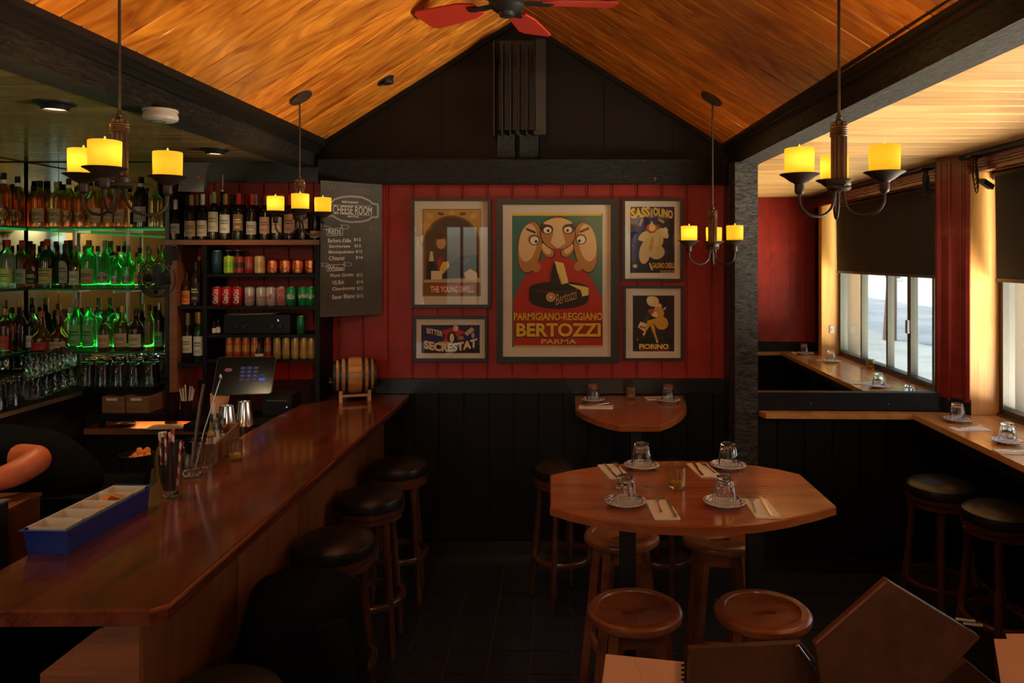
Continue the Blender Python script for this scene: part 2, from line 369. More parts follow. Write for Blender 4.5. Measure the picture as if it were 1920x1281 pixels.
# ---- back wall
wb = struct(B().box((-3.8, YB + .03, -.1), (2.9, YB + .15, 3.7)).part('wall_back', plain('dark_gap', (.02, .004, .003), .8)))
bw = 46.6 / SB
zr0, zr1 = Z(712, SB), Z(342, SB)
x = X(778, SB)
while x > X(352, SB): x -= bw
while x < X(1366, SB):
    w = min(bw, X(1372, SB) - x)
    b = B().box((0, 0, 0), (w - .014, .03, zr1 - zr0)).box((w - .0145, .012, 0), (w - .0035, .03, zr1 - zr0)).box((w - .0035, -.0005, 0), (w, .03, zr1 - zr0))
    b.tube([(w - .0185, .0005, 0), (w - .0185, .0005, zr1 - zr0)], .0042, 8)
    b.part('plank', red_paint, wb, 0, loc=(x, YB, zr0))
    if x > -1.2:
        B().box((0, 0, 0), (w - .008, .03, zr0 - .05 - .09)).part('wainscot_plank', black_paint, wb, 0, loc=(x, YB, .09))
    x += bw
B().box((-1.6, YB - .022, Z(737, SB)), (1.09, YB + .02, Z(711, SB))).box((-1.6, YB - .034, Z(714, SB)), (1.09, YB + .02, Z(709, SB))).part('dado_rail', trim_paint, wb, 0)
struct(B().box((-1.0, YB - .018, 0), (1.10, YB + .02, .085)).box((-1.0, YB - .03, 0), (1.10, YB, .02)).part('baseboard_back', trim_paint, None, 0))
# gable panel, cross beam, stub posts
zg = Z(301, SB)
g = B(); yy = YB - .004
pts = [(-1.62, zg - .02), (1.14, zg - .02), (1.14, slope_z(1.14)), (APX, APZ), (-1.62, slope_z(-1.62))]
g.add([(a, yy, c) for a, c in pts] + [(a, yy + .03, c) for a, c in pts], [(0, 1, 2, 3, 4), (9, 8, 7, 6, 5)])
g.part('gable_panel', gable_paint, wb, 0)
gt = B()
for sx in (-1, 1):
    x0 = APX; x1 = APX + sx * 1.36
    gt.add([(x0, yy - .022, APZ - .035), (x1, yy - .022, slope_z(x1) - .035), (x1, yy - .022, slope_z(x1)), (x0, yy - .022, APZ), (x0, yy + .01, APZ - .035), (x1, yy + .01, slope_z(x1) - .035)], [(0, 1, 2, 3), (0, 4, 5, 1)])
for px in (614, 733, 830, 1135, 1262, 1330):       # sheet joints in the gable
    xx = X(px, SB); gt.box((xx - .004, yy - .006, zg), (xx + .004, yy + .01, slope_z(xx) - .03))
gt.part('gable_trim', gable_paint, wb, 0)
struct(B().box((X(601, 291), YB - .11, Z(345, 291)), (X(1360, 291), YB + .01, Z(301, 291))).part('trim_1', beamx_wood, None, 0))
struct(B().box((-2.66, YB - .03, Z(343, SB)), (X(600, SB), YB + .01, 2.56)).part('trim_2', trim_paint, None, 0))
sp = sempty('trim_3')
for a, b in ((934, 966), (975, 1009)):
    B().box((X(a, 290), YB - .09, Z(302, 290)), (X(b, 290), YB - .003, Z(246, 290))).part('stub_post', beam_wood, sp, 0)
# ---- side beams under the vault, slightly splayed like the photograph's
def beam(name, x0, x1, yaw, sgn):
    e = sempty(name, (x0, YB, 0)); e.rotation_euler = (0, 0, yaw)
    L = 6.95
    B().box((min(0, sgn * .145), -L, 2.513), (max(0, sgn * .145), 0, 2.60)).box((min(.01 * sgn, sgn * .145), -L, 2.60), (max(.01 * sgn, sgn * .145), 0, 2.80)).part('timber', beam_wood, e, 0)
    b = B()
    for d, z0, z1 in ((.020, 2.597, 2.622), (.034, 2.620, 2.645), (.052, 2.643, 2.70)):
        b.box((min(-sgn * d, sgn * .05), -L, z0), (max(-sgn * d, sgn * .05), 0, z1))
    b.part('moulding', trim_paint, e, 0)
    return e
beam('trim_4', X(598, SB), 0, -.016, -1)
beam('trim_5', 1.118, 0, .010, 1)
# ---- corner post on the right
struct(B().box((X(1378, 306), F / 306, 0), (X(1421, 306), F / 306 + .145, 2.513)).part('trim_6', post_wood, None, 0))
struct(B().box((X(1366, 296), F / 306 + .14, 0), (1.30, YB, 2.52)).part('trim_7', trim_paint, None, 0))
# ---- window alcove, turned 1.8 degrees
AY, ATH = F / 303, -.0314
MA = T(1.229, AY, 0) @ R(ATH)
def A(u, v, z): return MA @ Vector((u, v, z))
def alc(o): o.location = (1.229, AY, 0); o.rotation_euler = (0, 0, ATH); return o
UM, UJ, UF = 1.107, 1.242, 1.41
VN = -2.95                                  # near wall of the alcove
wa = alc(sempty('wall_alcove_back'))
B().box((-.05, .02, 0), (1.6, .12, 2.6)).part('backing', black_paint, wa, 0)
px = 1428 - 11
uu = -.035
while uu < .93:
    B().box((0, 0, 0), (.160, .025, .86)).part('wainscot_plank', black_paint, wa, 0, loc=(uu, -.004, .10)); uu += .168
B().box((-.005, -.024, .99), (UM, .02, 1.092)).box((-.005, -.03, 1.086), (UM, .02, 1.098)).part('mirror_rail', black_paint, wa, 0)
for u_ in (.33, .80): B().lathe([(.004, 0), (.003, .003)], 8, T(u_, -.024, 1.03) @ R(PI / 2, 'X')).part('nail_head', steel, wa)
alc(struct(B().box((-.02, -.022, 0), (1.3, .02, .075)).box((-.02, -.045, 0), (1.3, .0, .022)).part('baseboard_right', trim_paint, None, 0)))
mir = alc(B().box((0, .004, 1.097), (UM, .0195, 2.548)).part('wall_mirror', mirror_mat, None, 0))
tag(mir, 'large frameless wall mirror above the dark ledge, reflecting the window counter', 'mirror')
# angled casing board between mirror and window jamb
wr = alc(sempty('wall_right'))
ca = Vector((UM, 0, 0)); cb = Vector((UJ, -.122, 0)); dr = (cb - ca).normalized(); nr = Vector((dr.y, -dr.x, 0)); ln = (cb - ca).length
MC = Matrix(((dr.x, -nr.x, 0, ca.x), (dr.y, -nr.y, 0, ca.y), (0, 0, 1, 0), (0, 0, 0, 1)))
b = B()
b.box((-.01, 0, 1.06), (ln, .03, 2.54), MC)
for a0, a1, d in ((.0, .02, .012), (.048, .058, .010), (.062, .076, .016), (.128, .140, .010), (.145, .155, .014), (.160, ln + .002, .02)):
    b.box((a0, -d, 1.06), (a1, .01, 2.50), MC)
b.part('window_casing', redtrim_paint, wr, 0)
B().box((-.01, -.012, .985), (ln + .004, .03, 1.075), MC).part('casing_block', black_paint, wr, 0)
# wall above, below and beyond the window
hb = B()
hb.box((UJ - .01, VN, 2.47), (1.62, .02, 2.56))
hb.part('window_header', redtrim_paint, wr, 0)
hb = B()
for z0, z1, d in ((2.425, 2.445, .018), (2.452, 2.462, .024), (2.468, 2.478, .024), (2.484, 2.494, .024), (2.50, 2.54, .012)):
    hb.box((UJ - d, VN + .02, z0), (UJ + .03, -.125, z1))
hb.part('header_moulding', redtrim_paint, wr, 0)
B().box((1.30, VN, 0), (1.62, .02, .955)).part('lower_wall', black_paint, wr, 0)
B().box((UF + .005, -.118, .955), (1.62, .06, 2.56)).box((UF + .005, VN, .955), (1.62, -2.64, 2.56)).part('pier', shell, wr, 0)
# window
wi = alc(sempty('window_1'))
B().box((UJ + .002, -.122, .985), (UF + .03, .01, 2.47)).part('jamb', jamb_wood, wi, 0)
B().box((UJ + .002, -2.72, .985), (UF + .03, -2.63, 2.47)).part('jamb', jamb_wood, wi, 0)
B().box((UJ + .002, -2.63, 2.44), (UF + .03, -.122, 2.475)).part('head_board', jamb_wood, wi, 0)
b = B()
for z0, z1 in ((.985, 1.03), (2.38, 2.44)): b.box((UF, -2.63, z0), (UF + .07, -.122, z1))
for v0, v1 in ((-.165, -.122), (-2.63, -2.59)): b.box((UF, v0, .985), (UF + .07, v1, 2.44))
b.box((UF - .016, -2.63, .985), (UF, -.122, 1.0))
b.part('frame', alu_dark, wi, 0)
vm = [-.165, -.72, -1.11, -1.52, -2.08, -2.59]
for v in vm[1:-1]:
    w = .030 if v == -1.11 else .016
    B().box((UF + .008, v - w, 1.03), (UF + .062, v + w, 2.40)).part('mullion', alu_dark, wi, 0)
B().box((UF - .012, -1.13, 1.35), (UF + .01, -1.09, 1.45)).part('latch', steel, wi, 0)
for a, c in zip(vm, vm[1:]):
    B().box((UF + .033, c, 1.02), (UF + .037, a, 2.40)).part('pane', glass_pane, wi, 0)
# near wall of the alcove (seen only in the mirror) with ledge
wn_ = alc(sempty('wall_alcove_near'))
B().box((.03, VN - .14, 0), (1.62, VN - .02, 2.6)).part('backing', black_paint, wn_, 0)
uu = .03
while uu < 1.22:
    B().box((0, 0, 0), (.198, .02, 1.46)).part('plank', red_paint, wn_, 0, loc=(uu, VN - .02, 1.08)); B().box((0, 0, 0), (.198, .02, 1.0)).part('wainscot_plank', black_paint, wn_, 0, loc=(uu, VN - .022, .06)); uu += .2
B().box((1.18, VN - .02, 1.08), (UJ + .03, VN + .03, 2.54)).part('casing', redtrim_paint, wn_, 0)
# ---- remaining shell: side and front walls of the room (behind the camera) with real windows
tan = plain('yellow_ochre_wall', (.60, .38, .13), .6, noise=.1)
struct(B().box((1.17, -2.2, 0), (1.29, 1.56, 2.56)).part('wall_right_rear', plain('grey_plaster', (.42, .40, .36), .7), None, 0))
struct(B().box((-3.62, -2.3, 0), (-3.46, 5.0, 2.62)).part('wall_left', plain('left_wall_paint', (.05, .045, .035), .6), None, 0))
wf = struct(B().box((-1.0, -2.2, 0), (.85, -2.08, 3.7)).box((1.17, -2.2, 0), (1.6, -2.08, 3.7)).box((.85, -2.2, 0), (1.17, -2.08, 1.5)).box((.85, -2.2, 2.42), (1.17, -2.08, 3.7)).box((-3.62, -2.2, 0), (-3.3, -2.08, 2.62)).box((-2.1, -2.2, 0), (-1.77, -2.08, 3.7)).box((-3.3, -2.2, 0), (-2.1, -2.08, 1.05)).box((-1.77, -2.2, 0), (-1.0, -2.08, 1.05)).box((-3.3, -2.2, 2.42), (-2.1, -2.08, 2.62)).box((-1.77, -2.2, 2.42), (-1.0, -2.08, 3.7)).part('wall_front', tan, None, 0))
for nm, x0, x1, k_ in (('window_2', -1.77, -1.0, 3), ('window_3', -3.3, -2.1, 3), ('window_4', .85, 1.17, 1)):
    w2 = sempty(nm)
    for i in range(k_ + 1):
        xx = x0 + (x1 - x0) * i / k_; B().box((xx - .02, -2.18, 1.05), (xx + .02, -2.1, 2.42)).part('mullion', alu_dark, w2, 0)
    for i in range(k_): B().box((x0 + (x1 - x0) * i / k_, -2.145, 1.05), (x0 + (x1 - x0) * (i + 1) / k_, -2.14, 2.42)).part('pane', glass_pane, w2, 0)
# ---- street outside the side window
ext_pave = plain('concrete_pavement', (.52, .50, .46), .9, noise=.15, nscale=.9)
o = B().box((3.0, -40, -.2), (7.5, 40, -.03)).part('sidewalk', ext_pave, None, 0); struct(o)
o = B().box((7.5, -60, -.25), (30, 60, -.1)).part('road', plain('pale_asphalt', (.40, .41, .43), .9, noise=.25, nscale=.5), None, 0); struct(o)
# =====================================================================  HANGING LAMPS, CEILING FITTINGS, WALL ART
_arm = B(); ap = [(.012, 0, -.04)]
for i in range(13):
    a = PI + PI * i / 12; ap.append((.080 + .060 * math.cos(a), 0, -.078 + .050 * math.sin(a)))
ap.append((.14, 0, -.05))
ME_ARM = B().tube(ap, .0048, 8).mesh('arm', bronze)
ME_CUP = B().lathe([(.006, -.062), (.012, -.058), (.0145, -.052), (.0145, -.030), (.018, -.026), (.030, -.020), (.045, -.008), (.060, .0), (.059, .002), (.0, .0012)], 24, T(.14, 0, 0), cap1=False).mesh('dish', bronze)
ME_CAND = B().lathe([(.0435, .0022), (.0440, .03), (.0448, .079), (.0425, .0805)], 28, T(.14, 0, 0), cap0=False, cap1=False).mesh('candle_shade', candle_mat)
ME_TIP = B().lathe([(.0025, .003), (.0028, .069), (.0042, .078), (.0042, .086), (.0012, .094)], 10, T(.14, 0, 0)).mesh('candle_tip', flame_mat)
b = B()
b.lathe([(.017, -.012), (.017, .160)], 12)
for i in range(10):
    a = 2 * PI * i / 10; b.lathe([(.0062, -.012), (.0062, .164 + .004 * (i % 2))], 8, T(.0185 * math.cos(a), .0185 * math.sin(a), 0))
ME_COL = b.mesh('column', column_bronze)
b = B()
for i in range(5): b.lathe([(.0245, .122 + .0068 * i), (.0285, .1254 + .0068 * i), (.0245, .1288 + .0068 * i)], 20)
ME_BAND = b.mesh('binding_band', column_bronze)
b = B().lathe([(.012, -.05), (.030, -.046), (.036, -.040), (.036, -.034), (.034, -.031), (.036, -.028), (.036, -.014), (.030, -.010)], 24)
b.lathe([(.006, 0), (.008, .004), (.005, .01)], 10, T(0, -.035, -.028) @ R(PI / 2, 'X'))
ME_HUB = b.mesh('hub', bronze)
ME_FINIAL = B().lathe([(.013, .160), (.016, .168), (.008, .174), (.010, .182), (.006, .190), (.005, .20)], 14).mesh('finial', bronze)
def chandelier(x, y, z, a0, label):
    t = thing('chandelier', label, 'chandelier', (x, y, z), 0, 'three-candle hanging chandeliers')
    top = slope_z(x) - z
    put('column', ME_COL, t); put('binding_band', ME_BAND, t); put('hub', ME_HUB, t); put('finial', ME_FINIAL, t)
    B().lathe([(.0045, .195), (.0045, top + .005)], 10).part('rod', bronze, t)
    sl = -math.copysign(math.atan(PITCH), x - APX)
    B().lathe([(.064, -.002), (.062, -.010), (.030, -.018), (.008, -.022)], 28).part('canopy', bronze, t, loc=(-.005 * math.copysign(1, x - APX), 0, top)).rotation_euler = (0, -sl, 0)
    for i in range(3):
        a = math.radians(a0 + 120 * i)
        m = put('arm', ME_ARM, t, rot=(0, 0, a)); put('dish', ME_CUP, m); c = put('candle_shade', ME_CAND, m); put('candle_tip', ME_TIP, m)
        l = D.lights.new('candle_bulb', 'POINT'); l.energy = CANDLE_W; l.color = (1, .60, .22); l.shadow_soft_size = .012
        lo = D.objects.new('candle_bulb', l); C.objects.link(lo); lo.parent = m; lo.location = (.14, .010, .045)
    return t
CANDLE_W = 2.6
chandelier(X(1573, 600), F / 600, Z(330, 600), 75, 'dark bronze chandelier with three lit candles, closest over the window side')
chandelier(X(224, 600), F / 600, Z(325, 600), 45, 'dark bronze chandelier with three lit candles, closest over the bar')
chandelier(X(562, 352), F / 352, Z(396, 352), 170, 'dark bronze chandelier hanging in front of the wine bottles and chalkboard')
chandelier(X(1336, 341), F / 341, Z(452, 341), 75, 'dark bronze chandelier hanging lowest, beside the rough black post')
# recessed lights, eyeball lamp, smoke alarm
def downlight(px, py, label, e):
    s = (VY - py) / (2.545 - H); x, y = X(px, s), F / s
    t = thing('recessed_light', label, 'ceiling light', (x, y, 2.545), 0, 'recessed lights over the bar')
    B().lathe([(.075, .0), (.075, -.006), (.060, -.010), (.050, -.022), (.046, -.030), (.044, -.030), (.044, -.004)], 28, cap0=False, cap1=False).part('trim_ring', black_metal, t)
    B().lathe([(.0435, -.022), (.0435, -.018)], 24).part('lens', warm_lens, t)
    lamp('bar_downlight', 'SPOT', (x, y, 2.51), e, (1, .72, .42), (0, 0, 0), .04, angle=110, blend=.8)
downlight(103, 193, 'black ringed recessed ceiling light above the bottle shelves', 30)
downlight(403, 280, 'black ringed recessed ceiling light above the wine shelf', 16)
s = 312; x = X(723, s); t = thing('eyeball_light', 'small black eyeball spotlight set in the sloping board ceiling', 'ceiling light', (x, F / s, slope_z(x)))
t.rotation_euler = (0, -math.atan(PITCH), 0)
B().lathe([(.055, .0), (.055, -.006), (.046, -.010), (.040, -.004)], 26).part('trim_ring', black_metal, t)
B().lathe([(.034, .0), (.036, -.012), (.030, -.030), (.012, -.034)], 20, T(.012, 0, 0) @ R(.35, 'Y')).part('eyeball', black_plastic, t)
s = (VY - 232) / (2.513 - H - .0) ; x, y = X(301, 425), F / 425
s = 470; t = thing('smoke_alarm', 'round ivory smoke alarm under the black beam', 'alarm', (X(301, s) , F / s, 2.513))
B().lathe([(.064, 0), (.066, -.008), (.060, -.011)], 30).part('base', white_plastic, t)
B().lathe([(.056, -.011), (.063, -.018), (.066, -.030), (.062, -.040), (.052, -.046), (.0, -.048)], 30).part('cover', white_plastic, t)
B().lathe([(.030, -.0470), (.030, -.0488), (.026, -.0488), (.026, -.047)], 22, T(-.008, -.008, 0), cap0=False, cap1=False).part('test_ring', grey_plastic, t)
# ceiling fan, at rest
s = 391; fx, fy = X(950, s), F / s
t = thing('ceiling_fan', 'red bladed ceiling fan hanging at the ridge', 'fan', (fx, fy, 3.15))
B().lathe([(.012, .06), (.012, APZ - 3.13)], 10).lathe([(.05, APZ - 3.13 - .09), (.05, APZ - 3.13 - .02)], 18).part('downrod', bronze, t)
B().lathe([(.02, -.055), (.055, -.045), (.085, -.02), (.09, .03), (.05, .06), (.015, .07)], 26).part('motor_housing', black_metal, t)
B().lathe([(.012, -.075), (.035, -.068), (.04, -.05)], 18).part('switch_cup', black_metal, t)
pts = [(.17, -.045), (.24, -.075), (.50, -.092), (.53, -.07), (.53, .07), (.50, .092), (.24, .075), (.17, .045)]
mb = B().prism(pts, -.004, .004, R(.20, 'X')).mesh('blade', fan_red, 30)
mk = B().prism([(.07, -.02), (.20, -.035), (.23, 0), (.20, .035), (.07, .02)], -.008, -.003).mesh('bracket', black_metal, 30)
for i in range(5):
    o = put('blade', mb, t, (0, 0, .0), (0, 0, math.radians(76 + 72 * i))); put('bracket', mk, o)
# finned heater on the gable
t = thing('gable_heater', 'tall black finned heater hung high on the gable above the stub posts', 'heater', (X(975, 289), YB - .004, Z(165, 289)))
hw, hh = 49 / 289, 88 / 289
B().box((-hw * .8, -.03, -hh), (hw * .75, 0, hh)).part('back_plate', black_metal, t)
mf = B().prism([(-.004, -.13), (.004, -.13), (.004, -.02), (-.004, -.02)], -hh - .02, hh - .03).tube([(0, -.13, -hh - .02), (0, -.135, 0), (0, -.13, hh - .03)], .006, 6).mesh('fin', black_plastic)
for i in range(6): put('fin', mf, t, (-hw * .95 + i * .052, 0, 0))
B().box((hw * .62, -.14, -hh - .015), (hw * 1.0, -.0, hh - .02)).part('end_housing', black_plastic, t)
B().box((hw * .55, -.155, -hh - .02), (hw * .98, -.135, -hh + .005)).part('bracket', black_metal, t)
B().box((-hw * 1.05, -.08, hh * .55), (-hw * .8, 0, hh * .95)).part('junction_box', gable_paint, t)
# ---- chalkboard
pl, pr = P(601, 338, 306), P(716.5, 346, SB + 1.5)
cx, cy = (pl.x + pr.x) / 2, (pl.y + pr.y) / 2
cw = math.hypot(pr.x - pl.x, pr.y - pl.y); zt, zb = pl.z, P(603, 595, 306).z
ct = thing('chalkboard', 'tall grey chalkboard wine menu hanging beside the shelves', 'chalkboard', (cx, cy, zb), math.atan2(pr.y - pl.y, pr.x - pl.x))
chh = zt - zb
B().box((-cw / 2, 0, 0), (cw / 2, .006, chh)).part('slate', chalkboard_mat, ct, 0)
MB_ = Matrix(((1, 0, 0, 0), (0, 0, -1, 0), (0, 1, 0, 0), (0, 0, 0, 1)))      # stand a flat x,y drawing up in x,z facing the room
def cuv(px, py):       # crop pixel (scale 4.574) of the board to local x,z
    u = (px - 53) / (579 - 53); top = 35 + (72 - 35) * u; bot = 1215 + (1185 - 1215) * u
    return (-cw / 2 + u * cw, chh * (1 - (py - top) / (bot - top)))
def chalk_text(txt, x0, x1, yc, hgt, mat=chalk, name='chalk_lettering', bold=.02, tilt=0):
    v, f = text_geo(txt, 1, bold); w = max(p[0] for p in v) - min(p[0] for p in v); hh_ = max(p[1] for p in v) - min(p[1] for p in v)
    a = cuv(x0, yc); c = cuv(x1, yc); m = ((a[0] + c[0]) / 2, (a[1] + c[1]) / 2); sx = (c[0] - a[0]) / w; sy = hgt / 1180 * chh / hh_
    mid = (max(p[1] for p in v) + min(p[1] for p in v)) / 2
    return B().add([(p[0] * sx, (p[1] - mid) * sy + p[0] * sx * tilt, 0) for p in v], f, T(m[0], -.0006, m[1]) @ MB_).part(name, mat, ct, 0)
def chalk_line(pts, w=.0022, mat=chalk, name='chalk_drawing'):
    b = B(); q = [cuv(*p) for p in pts]
    for (x0, z0), (x1, z1) in zip(q, q[1:]):
        L_ = math.hypot(x1 - x0, z1 - z0) or 1; nx, nz = -(z1 - z0) / L_ * w / 2, (x1 - x0) / L_ * w / 2
        b.poly([(x0 + nx, -.0006, z0 + nz), (x0 - nx, -.0006, z0 - nz), (x1 - nx, -.0006, z1 - nz), (x1 + nx, -.0006, z1 + nz)])
    return b.part(name, mat, ct, 0)
for k_, ins in ((0, 0), (1, 9)):
    i = ins
    chalk_line([(80 + i, 240 + i), (140, 225 + i), (165, 195 + i), (230, 175 + i), (310, 168 + i), (400, 178 + i), (465, 205 + i), (490, 230 + i), (545 - i, 240 + i), (545 - i, 355 - i), (480, 360 - i), (460, 380 - i), (400, 395 - i), (310, 400 - i), (225, 388 - i), (180, 365 - i), (150, 345 - i), (82 + i, 345 - i), (80 + i, 240 + i)], .0024)
chalk_line([(145, 247), (480, 258)], .0018); chalk_line([(148, 322), (485, 338)], .0018)
chalk_text('RESTAURANT', 228, 370, 224, 18); chalk_text('CHEESE ROOM', 155, 487, 292, 72, bold=.0); chalk_text('SEATTLE', 275, 370, 347, 17)
chalk_text('REDS', 115, 220, 480, 42); chalk_line([(100, 455), (235, 447), (235, 508), (105, 514), (100, 455)], .003)
for s_ in ((60, 430), (215, 420)):
    chalk_line([(s_[0], s_[1]), (s_[0] + 55, s_[1] + 2), (s_[0] + 75, s_[1] + 15), (s_[0] + 55, s_[1] + 35), (s_[0], s_[1] + 28), (s_[0] + 18, s_[1] + 14), (s_[0], s_[1])])
for txt, x0, x1, yc, pr_, p0, p1 in (('Barbera d\'alba', 112, 305, 553, '$12', 328, 390), ('Sangiovese', 120, 297, 606, '$12', 335, 390), ('Montepulciano', 118, 330, 655, '$12', 345, 402), ('Chianti', 120, 248, 706, '$16', 345, 407)):
    chalk_text(txt, x0, x1, yc, 36, tilt=.02); chalk_text(pr_, p0, p1, yc - 6, 30)
chalk_text('Whites', 110, 242, 793, 42); chalk_line([(98, 765), (248, 760), (250, 810), (105, 818), (98, 765)], .003)
for s_ in ((58, 750), (240, 742)):
    chalk_line([(s_[0], s_[1]), (s_[0] + 55, s_[1] + 2), (s_[0] + 75, s_[1] + 15), (s_[0] + 55, s_[1] + 32), (s_[0], s_[1] + 26), (s_[0] + 18, s_[1] + 14), (s_[0], s_[1])])
for txt, x0, x1, yc, pr_, p0, p1 in (('Pinot Grigio', 132, 326, 855, '$12', 353, 405), ('VIURA', 145, 248, 916, '$14', 352, 408), ('Chardonnay', 147, 342, 970, '$12', 357, 405), ('Sauv Blanc', 145, 340, 1035, '$12', 353, 410)):
    chalk_text(txt, x0, x1, yc, 38, tilt=.03); chalk_text(pr_, p0, p1, yc - 4, 32)
chalk_text('ome', 310, 470, 130, 60, chalk_faint, 'smudged_lettering', 0); chalk_text('4-6', 460, 545, 440, 70, chalk_faint, 'smudged_lettering', 0)
chalk_text('W', 110, 180, 100, 60, chalk_faint, 'smudged_lettering', 0)
chalk_line([(430, 768), (568, 765), (568, 890)], .002, chalk_faint, 'smudged_drawing')
# ---- framed posters on the red boards
SF = F / (YB - .03)
def ell(cx, cy, rx, ry, rot=0, n=18, a0=0, a1=2 * PI):
    r = math.radians(rot); full = abs(a1 - a0 - 2 * PI) < 1e-6; o = []
    for i in range(n if full else n + 1):
        a = a0 + (a1 - a0) * i / n; x, y = rx * math.cos(a), ry * math.sin(a)
        o.append((cx + x * math.cos(r) - y * math.sin(r), cy + x * math.sin(r) + y * math.cos(r)))
    return o
def poster(label, outer, inner, pic, art, ox, oy, tilt=0):
    cx, cy = (outer[0] + outer[2]) / 2, (outer[1] + outer[3]) / 2
    t = thing('framed_poster', label, 'poster', (X(cx, SF), YB - .0015, Z(cy, SF)), 0, 'framed posters on the red wall')
    lx = lambda p: (p - cx) / SF; lz = lambda p: -(p - cy) / SF
    o0, o1, o2, o3 = lx(outer[0]), lz(outer[3]), lx(outer[2]), lz(outer[1]); i0, i1, i2, i3 = lx(inner[0]), lz(inner[3]), lx(inner[2]), lz(inner[1])
    dF = -.030
    b = B()
    oo = [(o0, o1), (o2, o1), (o2, o3), (o0, o3)]; ii = [(i0, i1), (i2, i1), (i2, i3), (i0, i3)]
    v = [(a, dF, c) for a, c in oo] + [(a, dF, c) for a, c in ii] + [(a, 0, c) for a, c in oo] + [(a, -.010, c) for a, c in ii]
    f = []
    for k_ in range(4):
        n_ = (k_ + 1) % 4; f += [(k_, n_, 4 + n_, 4 + k_), (8 + n_, 8 + k_, k_, n_)[::-1] if False else (8 + k_, 8 + n_, n_, k_), (4 + k_, 4 + n_, 12 + n_, 12 + k_)]
    b.add(v, f); b.part('frame', black_plastic, t, 0)
    B().box((i0 - .001, -.012, i1 - .001), (i2 + .001, -.008, i3 + .001)).part('mat_board', matboard, t, 0)
    b = B(); n = 0
    def q(p, k_): return (lx(ox + p[0] / 3.882), -.0124 - .00012 * k_, lz(oy + p[1] / 3.882))
    b.poly([(lx(pic[0]), -.0124, lz(pic[3])), (lx(pic[2]), -.0124, lz(pic[3])), (lx(pic[2]), -.0124, lz(pic[1])), (lx(pic[0]), -.0124, lz(pic[1]))], art[0])
    for k_, it in enumerate(art[1:], 1):
        col = it[0]
        if it[1] == 'T':
            _, _, txt, x0, x1, y0, y1, bold, *arc = it
            v, f = text_geo(txt, 1, bold); xa, xb = min(p[0] for p in v), max(p[0] for p in v); ya, yb = min(p[1] for p in v), max(p[1] for p in v)
            arc = arc[0] if arc else (lambda u: (0, 0))
            nv = []
            for p in v:
                u = (p[0] - xa) / (xb - xa); w_ = (p[1] - ya) / (yb - ya); dy, sc_ = arc(u)
                nv.append(q((x0 + u * (x1 - x0), y1 + dy - w_ * (y1 - y0) * (1 + sc_)), k_))
            b.add(nv, f, None, col)
        else: b.poly([q(p, k_) for p in it[1]], col)
    b.part('print', art_ink, t, 0)
    B().poly([(i0, -.020, i1), (i2, -.020, i1), (i2, -.020, i3), (i0, -.020, i3)]).part('glass_pane', picture_glass, t, 0)
    if tilt: t.rotation_euler = (0, math.radians(tilt), 0)
    return t
c_ = srgb
cream, flesh, red_, blk, yel, teal, tan_ = c_(214, 190, 140), c_(222, 184, 128), c_(176, 36, 22), c_(20, 16, 14), c_(226, 186, 48), c_(52, 112, 98), c_(168, 128, 66)
dflesh = c_(182, 122, 66); brn = c_(74, 38, 20); wht = c_(232, 222, 190)
